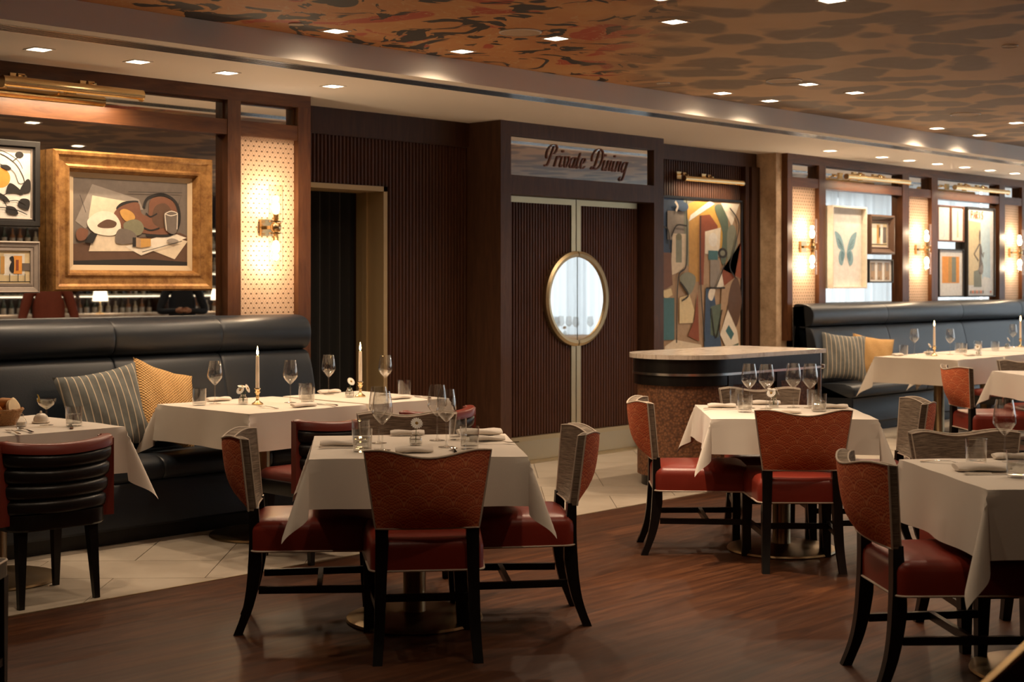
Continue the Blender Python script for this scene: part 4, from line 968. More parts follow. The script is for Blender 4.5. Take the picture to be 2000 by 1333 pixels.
def setting(c, ang, hx, hy, name, drop=.215, seed=1):
    table(*c, ang-90, hx, hy, 'brass pedestal table under the '+name); return cloth(*c, ang-90, hx, hy, 'white tablecloth on the '+name, drop, seed)
setting(T1, A1, .452, .452, 'square table in the foreground', .21, 3)
setting(T2, A2, .44, .44, 'square table in front of the host stand', .19, 5)
setting(T3, A3, .44, .44, 'square table cut by the right edge in front', .25, 9)
setting(T5, A5, .45, .45, 'square table at the right edge behind', .20, 11)
setting((3.47, 6.88), 90, .45, .455, 'banquette table with the bread basket', .235, 13)
setting((5.18, 6.99), 90, .42, .455, 'banquette table beside the ochre cushion', .215, 17)
setting((5.96, 6.96), 90, .312, .435, 'narrow banquette table nearest the doorway', .215, 19)
setting((13.02, 6.70), 90, .475, .43, 'right banquette table beside the cushions', .25, 23)
setting((14.04, 6.72), 90, .475, .43, 'right banquette table, second from the cushions', .25, 29)
setting((15.08, 6.74), 90, .475, .43, 'right banquette table at the far right edge', .25, 31)

put_chair(*T1, A1, .435, 'orange-backed chair with its back to us in the centre foreground', -.02)
put_chair(*T1, A1-90, .435, 'orange-backed chair at the left side of the foreground table')
put_chair(*T1, A1+90, .42, 'orange-backed chair at the right side of the foreground table')
put_chair(*T1, A1+180, .56, 'chair facing us across the foreground table, its grey-striped inner back showing')
put_chair(*T2, A2+1, .345, 'orange-backed chair with its back to us before the host stand')
put_chair(*T2, A2-90, .455, 'orange-backed chair at the left of the host-stand table, red seat lit', .02)
put_chair(*T2, A2+90, .44, 'chair at the right of the host-stand table, grey inner back toward us', .0)
put_chair(*T2, A2+180, .56, 'chair facing us between the host stand and its table')
put_chair(*T3, A3-90, .42, 'large orange-backed chair angled at the front right')
put_chair(*T3, A3+180, .55, 'chair behind the front right table, striped back across its edge')
put_chair(*T5, A5-90, .63, 'orange-backed chair at the right edge below the far banquette')
put_chair(*T5, A5+180, .50, 'small striped chair back peeking over the table at the right edge')
st = thing('low_stool', 'low dark stool cut off by the left edge of the picture', 'stool', (2.272, 5.03, 0), radians(-46.35))
obj('seat', MB().loft([[(x, y, z) for x, y in rrect(.22, .22, .03, 4)] for z in (.42, .47, .478)]), 'channel', st); obj('piping', MB().tube([(x, y, .478) for x, y in rrect(.22, .22, .03, 4)], .004, 6, True), 'piping', st)
for sx in (-1, 1):
    for sy in (-1, 1): obj('leg', MB().bar((sx*.195, sy*.195, .42), (sx*.20, sy*.20, 0), .046, .046, (0, 1, 0), .03, .03), 'black', st, smooth=False)
    obj('stretcher', MB().bar((sx*.2, -.2, .11), (sx*.2, .2, .11), .024, .03), 'black', st, smooth=False)
put_barrel(3.43, 6.38, 'black channelled barrel chair with oxblood rim at the left edge', -2)
put_barrel(4.99, 6.25, 'oxblood-rimmed barrel chair behind the foreground table, left of the wine glasses', 0)
put_barrel(5.74, 6.24, 'oxblood-rimmed barrel chair at the narrow banquette table by the doorway', 0)
put_barrel(13.05, 6.10, 'dark barrel chair at the right banquette, partly behind the orange chair', 0)
put_barrel(14.06, 6.10, 'dark barrel chair at the right edge by the far banquette table', 0)

# ================================================================== TABLEWARE
Z0 = TZ+.002
def lathe_o(name, prof, mat, parent=None, n=22, ang=40): return obj(name, MB().lathe(prof, n), mat, parent, ang=ang)
def wine_glass():
    t = thing('wine_glass', 'x', 'wine glass')
    obj('bowl', MB().lathe([(.003, .098), (.012, .104), (.030, .122), (.041, .138), (.0425, .148), (.040, .175), (.035, .205), (.031, .224), (.0305, .224), (.0345, .205), (.0393, .175), (.0415, .148), (.040, .139), (.029, .124), (.010, .107)], 28), 'glass', t, ang=60)
    obj('stem', MB().lathe([(.034, 0), (.034, .0015), (.012, .004), (.0045, .010), (.0032, .03), (.0032, .085), (.004, .098)], 20, cap0=True), 'glass', t, ang=60)
    for ch in t.children: ch.scale = (1.06, 1.06, 1.13)
    return t
def tumbler(fill=.55):
    t = thing('water_tumbler', 'x', 'tumbler')
    obj('glass_wall', MB().lathe([(.0, .0), (.036, 0), (.039, .004), (.0425, .098), (.041, .098), (.0375, .012), (.0, .010)], 26), 'glass', t, ang=50)
    if fill: obj('water', MB().lathe([(.0, .0115), (.0372, .0125), (.037+.004*fill, .012+.085*fill), (.0, .012+.085*fill)], 24), 'water', t, ang=50)
    return t
def bud_vase(kind=0):
    t = thing('bud_vase', 'x', 'flower vase')
    obj('bottle', MB().lathe([(.0, 0), (.026, 0), (.029, .005), (.028, .030), (.020, .044), (.014, .050), (.016, .058), (.0145, .058), (.012, .050), (.019, .042), (.026, .029), (.026, .006), (.0, .005)], 22), 'glass', t, ang=50)
    obj('water', MB().lathe([(0, .0055), (.0262, .0065), (.026, .026), (0, .026)], 18), 'water', t, ang=50)
    heads = [((.004, -.012, .098), (.1, -.75, .45))] if kind == 0 else [((.024, -.010, .092), (.45, -.7, .35)), ((-.018, .004, .084), (-.75, -.2, .45)), ((.002, .014, .104), (0, -.2, .95))]
    for c_, nrm in heads:
        n_ = Vector(nrm).normalized(); c_ = Vector(c_)
        u = n_.cross(Vector((0, 0, 1))).normalized(); v = u.cross(n_)
        fl = obj('daisy', MB().tube([(0, 0, .012), tuple(Vector((0, 0, .05))*.5+c_*.4), tuple(c_-n_*.004)], .0016, 6), 'stem', t)
        mb = MB()
        for k in range(16):
            a = 2*pi*k/16; d = u*cos(a)+v*sin(a); e = n_.cross(d); R_ = .027
            mb.add([c_+d*.005-e*.002, c_+d*.016-e*.0052+n_*.003, c_+d*R_-e*.0026, c_+d*R_+e*.0026, c_+d*.016+e*.0052+n_*.003, c_+d*.005+e*.002], [(0, 1, 2, 3, 4, 5)])
        obj('petals', mb, 'petal', fl, smooth='keep')
        rings = [[c_+n_*h+(u*cos(2*pi*k/10)+v*sin(2*pi*k/10))*r for k in range(10)] for r, h in ((.0075, .001), (.006, .004), (.002, .0055))]
        obj('flower_eye', MB().loft(rings), 'yellow', fl)
    return t
def candle():
    t = thing('candlestick', 'x', 'candlestick')
    obj('holder', MB().lathe([(0, 0), (.034, 0), (.034, .004), (.026, .010), (.012, .020), (.007, .032), (.012, .042), (.008, .052), (.011, .062), (.017, .072), (.012, .078), (.0145, .088), (.0195, .090), (.019, .094), (.012, .094), (0, .09)], 24), 'brass', t, ang=50)
    wx = obj('taper', MB().lathe([(.0115, .088), (.0112, .20), (.0098, .278), (.0085, .286), (.004, .284)], 16, cap1=True), 'wax', t, ang=50)
    obj('wax_drip', MB().tube([(.010, .003, .275), (.0115, .003, .24), (.0115, .004, .20), (.0118, .004, .17)], .0026, 6, rad=[.002, .0026, .003, .0018]), 'wax', wx)
    obj('wick', MB().tube([(0, 0, .283), (.001, 0, .296)], .0009, 5), 'p_ink', wx)
    obj('flame', MB().lathe([(.0008, .288), (.0058, .297), (.0066, .305), (.0042, .322), (.0006, .342)], 12), 'flame', t)
    l = bpy.data.lights.new('candle_glow', 'POINT'); l.energy = .9; l.color = (1, .55, .20); l.shadow_soft_size = .01
    lo = bpy.data.objects.new('candle_glow', l); C.objects.link(lo); lo.parent = t; lo.location = (0, 0, .36)
    return t
def napkin(L=.19, W=.085, H=.026):
    o = []
    for k in range(9):
        f_ = k/8; x = -L/2+L*f_; e = 1-.35*abs(2*f_-1)**6
        ring = [(x, W/2*e*cos(a)*(1 if abs(cos(a)) > .3 else 1), H*.46+H*.5*sin(a)*e + (.003*sin(7*f_+2*cos(a)))) for a in [2*pi*i/14 for i in range(14)]]
        o.append([(p[0], max(-W/2, min(W/2, p[1]*1.05)), max(.0005, p[2])) for p in ring])
    mb = MB().loft(o); ob = obj('linen_napkin', mb, 'napkin', ang=60); return ob
def knife():
    t = thing('table_knife', 'x', 'knife')
    obj('handle', MB().loft([[(x, w_*a, .0015+h_*(b+1)) for a, b in ((-1,-1),(1,-1),(1,1),(-1,1))] for x, w_, h_ in ((-.105, .0085, .002), (-.09, .0095, .0032), (-.04, .0075, .0030), (0, .0055, .0026))]), 'steel', t)
    obj('blade', MB().loft([[(x, w_*a+o_, .0022+.0008*b) for a, b in ((-1,-1),(1,-1),(1,1),(-1,1))] for x, w_, o_ in ((0, .0055, 0), (.02, .0095, .002), (.08, .0092, .002), (.11, .003, -.002))]), 'steel', t)
    return t
def fork():
    t = thing('table_fork', 'x', 'fork')
    obj('handle', MB().loft([[(x, w_*a, z_+.0014*b) for a, b in ((-1,-1),(1,-1),(1,1),(-1,1))] for x, w_, z_ in ((-.10, .008, .003), (-.085, .0085, .003), (-.03, .0035, .008), (.02, .0035, .010), (.04, .010, .005), (.052, .0115, .004))]), 'steel', t)
    for k in range(4):
        y = -.009+.006*k
        obj('tine', MB().bar((.05, y, .004), (.092, y, .007), .0028, .002, (0, 0, 1), .0016, .0014), 'steel', t, smooth=False)
    return t
def spoon():
    t = thing('table_spoon', 'x', 'spoon')
    obj('handle', MB().loft([[(x, w_*a, z_+.0014*b) for a, b in ((-1,-1),(1,-1),(1,1),(-1,1))] for x, w_, z_ in ((-.10, .008, .003), (-.085, .0085, .003), (-.03, .0035, .009), (.03, .004, .008))]), 'steel', t)
    obj('bowl', MB().grid(lambda u, v: (.055+.030*cos(2*pi*u)*v, .0175*sin(2*pi*u)*v, .002+.007*v*v), 20, 5), 'steel', t)
    return t
PR = dict(w=wine_glass(), t=tumbler(.55), e=tumbler(0), v=bud_vase(0), b=bud_vase(1), c=candle(), n=napkin(.16, .072, .024), N=napkin(.21, .105, .032), k=knife(), f=fork(), s=spoon())
PR['n']['category'] = 'napkin'; PR['N']['category'] = 'napkin'
GRP = dict(w='wine glasses', t='water tumblers', e='water tumblers', v='flower vases', b='flower vases', c='brass candlesticks', n='linen napkins', N='linen napkins', k='table knives', f='table forks', s='table spoons')
def lay(k, x, y, rz, label, dz=0):
    o = place(PR[k], (x, y, Z0+dz), radians(rz), label, GRP[k])
    if k == 'c' and not any(ch.type == 'LIGHT' for ch in o.children):
        l = [ch for ch in PR['c'].children if ch.type == 'LIGHT'][0]; c_ = l.copy(); C.objects.link(c_); c_.parent = o
    return o
LAT = A1-90
FG = 'foreground table'
for a in [('t', 4.02, 4.714, 0, 'iced water tumbler at the near left of the '+FG), ('e', 4.255, 5.00, 0, 'empty tumbler behind the iced water at left of the '+FG),
          ('w', 4.103, 4.681, 0, 'wine glass standing nearest us at left of the '+FG), ('w', 4.27, 4.895, 0, 'wine glass just behind another at left of the '+FG),
          ('w', 4.372, 4.566, 0, 'front wine glass of the right-hand pair on the '+FG), ('w', 4.526, 4.787, 0, 'back wine glass of the right-hand pair on the '+FG),
          ('t', 4.401, 4.452, 0, 'water tumbler at the near right of the '+FG), ('e', 4.62, 4.75, 0, 'empty tumbler behind the wine glasses at right of the '+FG),
          ('v', 4.333, 4.721, -40, 'bud vase with one white daisy in the middle of the '+FG),
          ('n', 4.09, 4.96, LAT, 'folded napkin with a knife at the left edge of the '+FG), ('k', 4.04, 4.865, LAT, 'knife beside the napkin at the left of the '+FG),
          ('n', 4.595, 5.064, LAT, 'rolled napkin at the far side of the '+FG), ('n', 4.15, 4.53, LAT, 'rolled napkin behind the chair back on the '+FG),
          ('n', 4.68, 4.62, LAT, 'rolled napkin at the right edge of the '+FG), ('N', 4.83, 4.82, LAT+8, 'large folded napkin at the far right corner of the '+FG),
          ('f', 4.02, 4.62, A1, 'fork left of the front napkin on the '+FG), ('s', 4.28, 4.42, A1, 'spoon right of the front napkin on the '+FG), ('f', 4.63, 4.50, LAT, 'fork by the right-hand napkin of the '+FG)]: lay(*a)
LAT2 = A2-90; HT = 'host-stand table'
for a in [('w', 6.905, 4.72, 0, 'leftmost wine glass on the '+HT), ('w', 6.93, 4.62, 0, 'second wine glass from the left on the '+HT), ('w', 7.113, 4.56, 0, 'third wine glass from the left on the '+HT), ('w', 7.155, 4.475, 0, 'rightmost wine glass on the '+HT),
          ('t', 6.696, 4.605, 0, 'water tumbler at the near left of the '+HT), ('e', 7.04, 4.90, 0, 'empty tumbler at the far left of the '+HT), ('t', 7.007, 4.325, 0, 'water tumbler at the near right of the '+HT), ('e', 7.27, 4.52, 0, 'empty tumbler at the far right of the '+HT),
          ('b', 7.04, 4.645, 0, 'bud vase with several white flowers on the '+HT),
          ('n', 6.85, 4.87, LAT2, 'napkin at the left of the '+HT), ('k', 6.74, 4.79, LAT2, 'knife beside the napkin at the left of the '+HT), ('n', 6.79, 4.40, LAT2, 'napkin behind the chair back on the '+HT),
          ('n', 7.25, 4.38, LAT2, 'napkin at the right of the '+HT), ('n', 7.20, 4.80, LAT2, 'napkin at the far side of the '+HT), ('f', 6.72, 4.50, A2, 'fork by the front napkin of the '+HT), ('k', 7.10, 4.31, LAT2, 'knife by the right napkin of the '+HT)]: lay(*a)
LAT3 = A3-90; RT = 'front right table'
for a in [('e', 5.44, 2.64, 0, 'empty tumbler at the far left of the '+RT), ('t', 5.153, 2.338, 0, 'water tumbler at the right edge on the '+RT), ('w', 5.521, 2.56, 0, 'wine glass standing on the '+RT),
          ('N', 5.24, 2.52, LAT3, 'folded napkin with a knife on the '+RT), ('k', 5.17, 2.45, LAT3, 'knife in front of the folded napkin on the '+RT), ('n', 5.68, 2.60, LAT3, 'napkin at the far side of the '+RT), ('k', 5.50, 2.48, LAT3-40, 'knife crossing behind the napkin on the '+RT), ('f', 5.36, 2.73, LAT3-35, 'fork at the far left corner of the '+RT)]: lay(*a)
BT = 'banquette table by the ochre cushion'; NT_ = 'narrow banquette table'
for a in [('e', 4.86, 7.16, 0, 'empty tumbler at the left end of the '+BT), ('w', 4.983, 7.179, 0, 'wine glass left of the candle on the '+BT), ('n', 5.12, 7.34, 0, 'napkin behind the left wine glass on the '+BT), ('b', 5.077, 7.029, 0, 'bud vase of white flowers beside the candle on the '+BT),
          ('c', 5.135, 6.968, 0, 'brass candlestick with a lit white taper in front of the navy banquette'), ('w', 5.335, 6.915, 0, 'wine glass right of the candle on the '+BT), ('t', 5.361, 6.783, 0, 'frosty water tumbler at the right of the '+BT), ('e', 5.56, 7.06, 0, 'empty tumbler behind the water at the right of the '+BT),
          ('n', 5.22, 6.64, 0, 'napkin at the front edge of the '+BT), ('f', 5.02, 6.72, 90, 'fork at the front edge of the '+BT), ('k', 5.38, 6.64, 90, 'knife at the front edge of the '+BT),
          ('w', 5.89, 7.238, 0, 'wine glass in front of the dark doorway'), ('n', 5.97, 7.33, 0, 'napkin behind the glass on the '+NT_), ('v', 5.85, 6.983, -10, 'bud vase with one daisy on the '+NT_), ('c', 5.923, 6.966, 0, 'brass candlestick with a lit white taper beside the brass doorway'),
          ('w', 6.113, 6.944, 0, 'wine glass right of the candle on the '+NT_), ('e', 6.169, 6.826, 0, 'empty tumbler at the right of the '+NT_), ('n', 5.98, 6.66, 0, 'napkin at the front edge of the '+NT_), ('k', 6.14, 6.63, 75, 'knife at the front edge of the '+NT_)]: lay(*a)
BB = 'bread basket table'
for a in [('t', 3.736, 6.595, 0, 'water tumbler at the right corner of the '+BB), ('k', 3.70, 6.56, 62, 'knife under the tumbler on the '+BB), ('f', 3.36, 6.50, 80, 'fork at the front of the '+BB), ('s', 3.44, 6.54, 84, 'spoon at the front of the '+BB)]: lay(*a)
FR = 'far right banquette table'
for a in [('e', 12.932, 7.029, 0, 'tumbler nearest the cushions on the '+FR), ('w', 13.188, 7.051, 0, 'wine glass left of the candle on the '+FR), ('c', 13.049, 6.764, 0, 'brass candlestick with a lit taper on the '+FR), ('v', 13.0, 6.80, 0, 'daisy vase beside the candle on the '+FR), ('w', 13.34, 6.746, 0, 'wine glass right of the candle on the '+FR),
          ('e', 13.83, 6.90, 0, 'tumbler behind the right wine glass on the '+FR), ('t', 13.70, 6.79, 0, 'white-looking water tumbler on the '+FR), ('b', 13.349, 6.451, 0, 'white flower vase at the front edge of the '+FR), ('n', 12.80, 7.02, 0, 'napkin nearest the cushions on the '+FR), ('n', 13.36, 6.98, 0, 'napkin behind the candle on the '+FR), ('n', 13.25, 6.50, 0, 'napkin at the front edge of the '+FR),
          ('e', 14.40, 6.97, 0, 'tumbler at the back of the second '+FR), ('t', 14.40, 6.78, 0, 'water tumbler at the front of the second '+FR), ('w', 15.305, 7.0, 0, 'wine glass on the last '+FR), ('c', 15.45, 6.98, 0, 'brass candlestick with a lit taper at the right edge of the picture'), ('n', 14.1, 7.0, 0, 'napkin on the second '+FR), ('v', 14.95, 6.90, 0, 'daisy vase on the last '+FR),
          ('n', 11.05, 4.83, A5-90, 'napkin on the square table at the right edge behind'), ('k', 11.0, 4.74, A5-90, 'knife on the square table at the right edge behind')]: lay(*a)
# bread table extras
cp = thing('cocktail_coupe', 'stemmed cocktail coupe with a lemon twist', 'cocktail glass', (3.654, 6.719, Z0))
obj('bowl', MB().lathe([(.003, .080), (.014, .086), (.036, .102), (.046, .120), (.048, .136), (.0472, .136), (.045, .120), (.035, .104), (.010, .089)], 30), 'glass', cp, ang=60)
obj('stem', MB().lathe([(.034, 0), (.034, .0015), (.010, .004), (.004, .010), (.003, .04), (.004, .080)], 20, cap0=True), 'glass', cp, ang=60)
M['drink'] = thin_glass('pale_cocktail', (.88, .80, .66), .5, .08)
obj('cocktail', MB().lathe([(.001, .0895), (.034, .105), (.0435, .119), (.0455, .128), (.0, .128)], 26), 'drink', cp, ang=60)
obj('lemon_twist', MB().loft([[(-.044+.004*sin(k), -.012+.002*k, .122+.009*k), (-.054+.006*sin(k*.8), -.004, .124+.0085*k)] for k in range(5)], closed=False), paint('lemon', (.80, .55, .12)), cp)
bd = thing('butter_dome', 'small white ceramic butter dome with a knob', 'butter dish', (3.70, 6.86, Z0))
obj('dish', MB().lathe([(0, 0), (.042, 0), (.046, .006), (.04, .008), (0, .006)], 26), 'ceramic', bd, ang=50)
obj('dome', MB().lathe([(.037, .007), (.037, .020), (.032, .034), (.020, .045), (.006, .049), (.0, .049)], 26), 'ceramic', bd, ang=60)
obj('knob', MB().lathe([(.004, .048), (.006, .054), (.0045, .060), (0, .061)], 14), 'ceramic', bd)
sa = thing('salt_cellar', 'small clear glass salt bottle with a stopper', 'salt bottle', (3.54, 6.76, Z0))
obj('bottle', MB().lathe([(0, 0), (.026, 0), (.027, .02), (.021, .036), (.012, .042), (.014, .05), (0, .05)], 20), 'glass', sa, ang=50)
obj('salt', MB().lathe([(0, .003), (.023, .004), (.023, .02), (0, .022)], 16), 'ceramic', sa)
obj('stopper', MB().lathe([(.010, .05), (.012, .058), (.006, .064), (0, .065)], 14), 'glass', sa)
bk = thing('bread_basket', 'woven bread basket at the left edge of the picture', 'basket', (3.50, 6.90, Z0))
M['wicker'] = Mat('wicker', (.40, .20, .075), .7); M['wicker'].bump(M['wicker'].voro(M['wicker'].coord((1, 1, 2)), 90), .8, .01)
obj('bowl', MB().lathe([(0, .0), (.075, .0), (.095, .04), (.112, .075), (.106, .076), (.088, .042), (.07, .008), (0, .008)], 32), 'wicker', bk, ang=50)
obj('rim', MB().tube([(.110*cos(2*pi*k/30), .110*sin(2*pi*k/30), .077+.002*(k % 2)) for k in range(30)], .006, 6, True), 'wicker', bk)
paint('crust', (.52, .22, .055)); paint('crumb', (.80, .62, .38))
def roll(loc, rz, tilt, sx, label, mat='crust'):
    mb = MB().grid(lambda u, v: (sx*.06*cos(pi*(u-.5))*0+sx*(-.06+.12*u), .030*sin(pi*u)**.6*cos(2*pi*v), .026*sin(pi*u)**.6*sin(2*pi*v)*(1+.06*sin(14*u))), 14, 12)
    o = obj('bread_roll', mb, mat, None, loc, 0, ang=80); o.rotation_euler = (0, tilt, rz); return tag(o, label, 'bread', 'bread in the basket')
roll((3.45, 6.87, Z0+.085), .3, .3, 1.0, 'golden bread roll at the left of the basket'); roll((3.52, 6.93, Z0+.105), -.5, -.25, 1.1, 'long golden roll on top of the basket')
def slice_(loc, rot, label):
    pts = [(-.04, -.03), (.04, -.03), (.045, .01), (.02, .04), (-.02, .04), (-.045, .01)]
    o = obj('bread_slice', MB().prism(catmull(pts, 4, True), -.008, .008), 'crumb', None, loc, 0); o.rotation_euler = rot; return tag(o, label, 'bread', 'bread in the basket')
slice_((3.545, 6.85, Z0+.085), (1.2, .3, .4), 'pale bread slice standing in the basket, front one'); slice_((3.58, 6.90, Z0+.09), (1.1, -.4, 1.0), 'pale bread slice leaning at the right of the basket')

# ================================================================== REST OF THE ROOM (seen in the mirrors)
bar = thing('bar_counter', 'dark bar counter reflected in the left mirror', 'bar', (11.2, -1.1, 0))
obj('front', MB().box(-3.4, 3.4, -.28, .28, 0, 1.02), 'woodd', bar, smooth=False); obj('top', MB().box(-3.5, 3.5, -.36, .36, 1.02, 1.07), 'marble', bar, smooth=False)
bb = thing('back_bar', 'lit back bar with bottle shelves reflected in the left mirror', 'shelving', (11.6, -4.2, 0))
obj('cabinet', MB().box(-3.2, 3.2, -.3, .25, 0, .95), 'woodd', bb, smooth=False)
obj('back_panel', MB().box(-3.2, 3.2, -.34, -.30, .95, 2.75), 'woodd', bb, smooth=False)
for z in (1.30, 1.66, 2.02, 2.38):
    sh = obj('shelf', MB().box(-3.2, 3.2, -.30, .06, z-.03, z), 'satin', bb, smooth=False)
    obj('light_strip', MB().box(-3.15, 3.15, .035, .055, z-.045, z-.031), 'shade', sh, smooth=False)
for x in (-3.2, -1.6, 0, 1.6, 3.2): obj('upright', MB().box(x-.03, x+.03, -.30, .08, .95, 2.75), 'wood', bb, smooth=False)
paint('bot_a', (.05, .03, .015), .1, .12); paint('bot_b', (.02, .035, .02), .1, .12); paint('bot_c', (.55, .45, .32), .1, .12); paint('bot_d', (.28, .10, .03), .1, .12)
bots = []
for k, mt in enumerate(('bot_a', 'bot_b', 'bot_c', 'bot_d')):
    t = thing('liquor_bottle', 'x', 'bottle')
    h = (.27, .30, .24, .28)[k]
    obj('body', MB().lathe([(0, 0), (.036, 0), (.037, h*.6), (.014, h*.74), (.013, h*.96), (.015, h), (0, h)], 10), mt, t)
    obj('paper_label', MB().lathe([(.0378, h*.18), (.0378, h*.48)], 10), 'p_creaml', t)
    bots.append(t)
for z in (.95, 1.30, 1.66, 2.02):
    for i in range(46):
        x = 9.0+i*.125+random.uniform(-.015, .015)
        if abs(((x-11.6) / 1.6) - round((x-11.6)/1.6)) < .05: continue
        kb = random.randrange(4); row = {.95: 'counter', 1.30: 'lowest shelf', 1.66: 'middle shelf', 2.02: 'upper shelf'}[z]
        place(bots[kb], (x, -4.33, z), 0, ('dark brown', 'dark green', 'pale cream', 'amber')[kb]+' liquor bottle on the '+row+' of the mirrored back bar', ('dark brown', 'dark green', 'pale cream', 'amber')[kb]+' bottles on the back bar '+row)
def bar_lamp(x, y, label):
    t = thing('bar_lamp', label, 'table lamp', (x, y, 1.07))
    obj('base', MB().lathe([(0, 0), (.06, 0), (.06, .01), (.012, .02), (.008, .20), (0, .20)], 18), 'brass', t)
    obj('shade', MB().lathe([(.10, .17), (.08, .32), (.078, .32), (.098, .17)], 24), 'shade', t)
    l = bpy.data.lights.new('lamp_glow', 'POINT'); l.energy = 14; l.color = WARM; l.shadow_soft_size = .05
    lo = bpy.data.objects.new('lamp_glow', l); C.objects.link(lo); lo.parent = t; lo.location = (0, 0, .24)
bar_lamp(10.15, -1.0, 'small lamp with a lit white shade below the gilt frame in the mirror'); bar_lamp(12.05, -1.05, 'small lamp with a lit white shade at the right edge of the left mirror'); bar_lamp(8.6, -1.0, 'small lamp with a lit white shade at the left edge of the mirror')
# unseen part of the room: one more set table, glimpsed in the porthole mirror
setting((14.5, 3.55), 45, .45, .45, 'table glimpsed at the bottom of the porthole mirror', .2, 41)
for k, (dx, dy) in enumerate(((-.25, .1), (-.05, .25), (.15, -.05), (.3, .2), (0, -.15), (.22, -.25))): lay('w', 14.5+dx, 3.55+dy, 0, 'wine glass mirrored at the bottom of the round porthole')
lay('v', 14.42, 3.45, -120, 'left daisy mirrored at the bottom of the porthole'); lay('v', 14.66, 3.42, -120, 'right daisy mirrored at the bottom of the porthole')

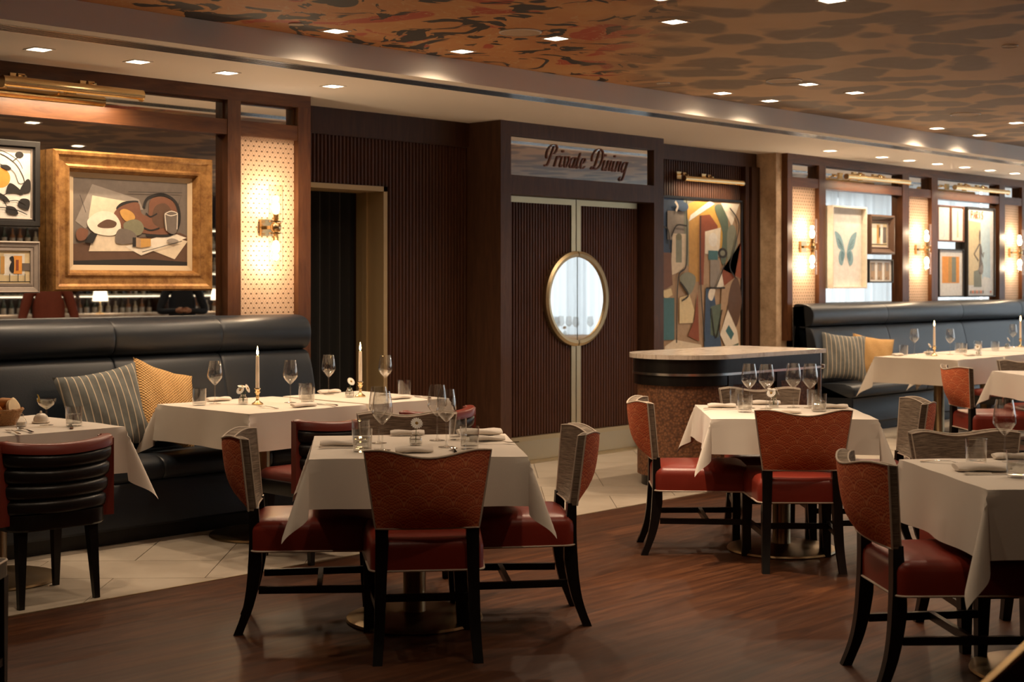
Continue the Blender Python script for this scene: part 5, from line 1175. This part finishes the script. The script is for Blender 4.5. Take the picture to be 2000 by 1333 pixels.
# two people standing in the room, seen only from the back or chest in the left mirror
def person(loc, rz, top_mat, label, arms):
    t = thing('person', label, 'person', (loc[0], loc[1], 0), rz)
    V = {'pel': (0, 0, .95, .125, .105), 'bel': (0, .01, 1.10, .165, .115), 'che': (0, .0, 1.30, .180, .12), 'nek0': (0, -.01, 1.44, .075, .065), 'nek': (0, 0, 1.52, .052, .055),
         'hd0': (0, .015, 1.60, .070, .085), 'hd1': (0, .01, 1.69, .078, .092), 'hd2': (0, .0, 1.75, .055, .065)}
    E_ = [('pel', 'bel'), ('bel', 'che'), ('che', 'nek0'), ('nek0', 'nek'), ('nek', 'hd0'), ('hd0', 'hd1'), ('hd1', 'hd2')]
    for s, n in ((-1, 'l'), (1, 'r')):
        el, wr = arms
        V.update({n+'sh': (s*.18, 0, 1.40, .062, .062), n+'el': (s*el[0], el[1], el[2], .046, .046), n+'wr': (s*wr[0], wr[1], wr[2], .030, .026), n+'hp': (s*.09, 0, .88, .085, .09), n+'kn': (s*.10, .01, .49, .058, .06), n+'an': (s*.10, -.02, .09, .040, .042), n+'to': (s*.11, .12, .03, .035, .026)})
        E_ += [('nek0', n+'sh'), (n+'sh', n+'el'), (n+'el', n+'wr'), ('pel', n+'hp'), (n+'hp', n+'kn'), (n+'kn', n+'an'), (n+'an', n+'to')]
    ks = list(V); me = bpy.data.meshes.new('body'); me.from_pydata([V[k][:3] for k in ks], [(ks.index(a), ks.index(b)) for a, b in E_], [])
    for k in (top_mat, 'p_ink', 'skin', 'hair'): me.materials.append(M[k].m)
    o = bpy.data.objects.new('body', me); C.objects.link(o)
    md = o.modifiers.new('skin', 'SKIN'); md.use_smooth_shade = True
    for i, k in enumerate(ks): me.skin_vertices[0].data[i].radius = V[k][3:5]
    me.skin_vertices[0].data[0].use_root = True
    o.modifiers.new('sub', 'SUBSURF').levels = 2; o.modifiers['sub'].render_levels = 2
    dg = bpy.context.evaluated_depsgraph_get(); m2 = bpy.data.meshes.new_from_object(o.evaluated_get(dg)); bpy.data.objects.remove(o)
    for p in m2.polygons:
        c_ = p.center; p.use_smooth = True
        p.material_index = 2 if c_.z > 1.485 else (1 if c_.z < .93 and abs(c_.x) < .2 else 0)
    b = bpy.data.objects.new('body', m2); C.objects.link(b); b.parent = t
    mb = MB().grid(lambda u, v: (.088*cos(2*pi*u)*sin(pi*.62*v), -.012+.104*sin(2*pi*u)*sin(pi*.62*v)-.02*v, 1.70+.09*cos(pi*.62*v)), 20, 10)
    obj('hair', mb, 'hair', t, ang=80)
    fc = MB(); fc.grid(lambda u, v: (.012*cos(2*pi*u)*v, .080+.018*(1-v), 1.625-.02*(1-v)+.022*sin(2*pi*u)*v), 10, 3); obj('nose', fc, 'skin', t)
    obj('mouth', MB().tube([(-.022, .072, 1.583), (0, .086, 1.581), (.022, .072, 1.583)], .005, 6), 'rustcloth', t)
    for s in (-1, 1):
        obj('eye', MB().lathe([(.001, -.006), (.008, -.003), (.008, .003), (.001, .006)], 10, (s*.028, .076, 1.655)), 'p_ink', t)
        obj('ear', MB().lathe([(.001, -.03), (.012, -.015), (.012, .015), (.001, .03)], 8, (s*.082, .005, 1.64)), 'skin', t)
        wx, wy, wz = s*arms[1][0], arms[1][1], arms[1][2]
        hd = MB(); d = Vector((wx-s*arms[0][0], wy-arms[0][1], wz-arms[0][2])).normalized(); sd = d.cross(Vector((0, 0, 1))).normalized(); up = sd.cross(d); p0 = Vector((wx, wy, wz))
        hd.tube([p0-d*.01, p0+d*.03, p0+d*.075], .03, 8, rad=[.024, .036, .034])
        for f_ in range(4):
            q = p0+d*.072+sd*(-.027+.018*f_); l_ = (.065, .075, .07, .055)[f_]; hd.tube([q, q+d*l_*.55-up*.006, q+d*l_*.9-up*.022], .008, 6)
        q = p0+d*.02-sd*s*.03; hd.tube([q, q+d*.03-sd*s*.022, q+d*.058-sd*s*.026-up*.008], .009, 6)
        obj('hand', hd, 'skin', t)
    return t
paint('skin', (.46, .25, .16), .04, .55); paint('hair', (.02, .013, .009), .2, .5); paint('rustcloth', (.17, .035, .016), .1, .8); paint('navycloth', (.018, .026, .040), .1, .8)
person((7.25, 2.95), radians(25), 'rustcloth', 'person in a rust jacket reflected below the small collage frame', ((.255, .02, 1.12), (.24, .16, .98)))
person((9.70, 1.60), radians(30), 'navycloth', 'person in navy clothes with hands together, reflected below the gilt frame', ((.27, .05, 1.14), (.07, .24, 1.16)))
# stand whose slanted brace shows at bottom right
ts = thing('service_stand', 'blurred slanted brown wood brace with brass edge at the bottom right corner', 'stand', (3.02, 1.19, 0), radians(-46.35))
for y in (-.16, .16):
    obj('post', MB().box(-.02, .02, y-.02, y+.02, 0, .86), 'woodh', ts, smooth=False)
    br = obj('brace', MB().bar((-.70, y, .10), (-.01, y, .745), .03, .062), 'woodh', ts, smooth=False)
    obj('brass_edge', MB().bar((-.705, y-.0, .137), (-.03, y-.0, .768), .031, .008), 'brass', br, smooth=False)
obj('foot', MB().box(-.74, .03, -.19, -.13, 0, .06).box(-.74, .03, .13, .19, 0, .06), 'woodh', ts, smooth=False)
obj('top_rail', MB().box(-.03, .03, -.2, .2, .86, .89), 'woodh', ts, smooth=False); obj('cross_rail', MB().box(-.66, -.62, -.16, .16, .12, .16), 'woodh', ts, smooth=False)
for p in (chair, barrel, *PR.values(), *bots, dl):
    if '_used' in p: del p['_used']
for o in bpy.data.objects:
    if '_used' in o: del o['_used']
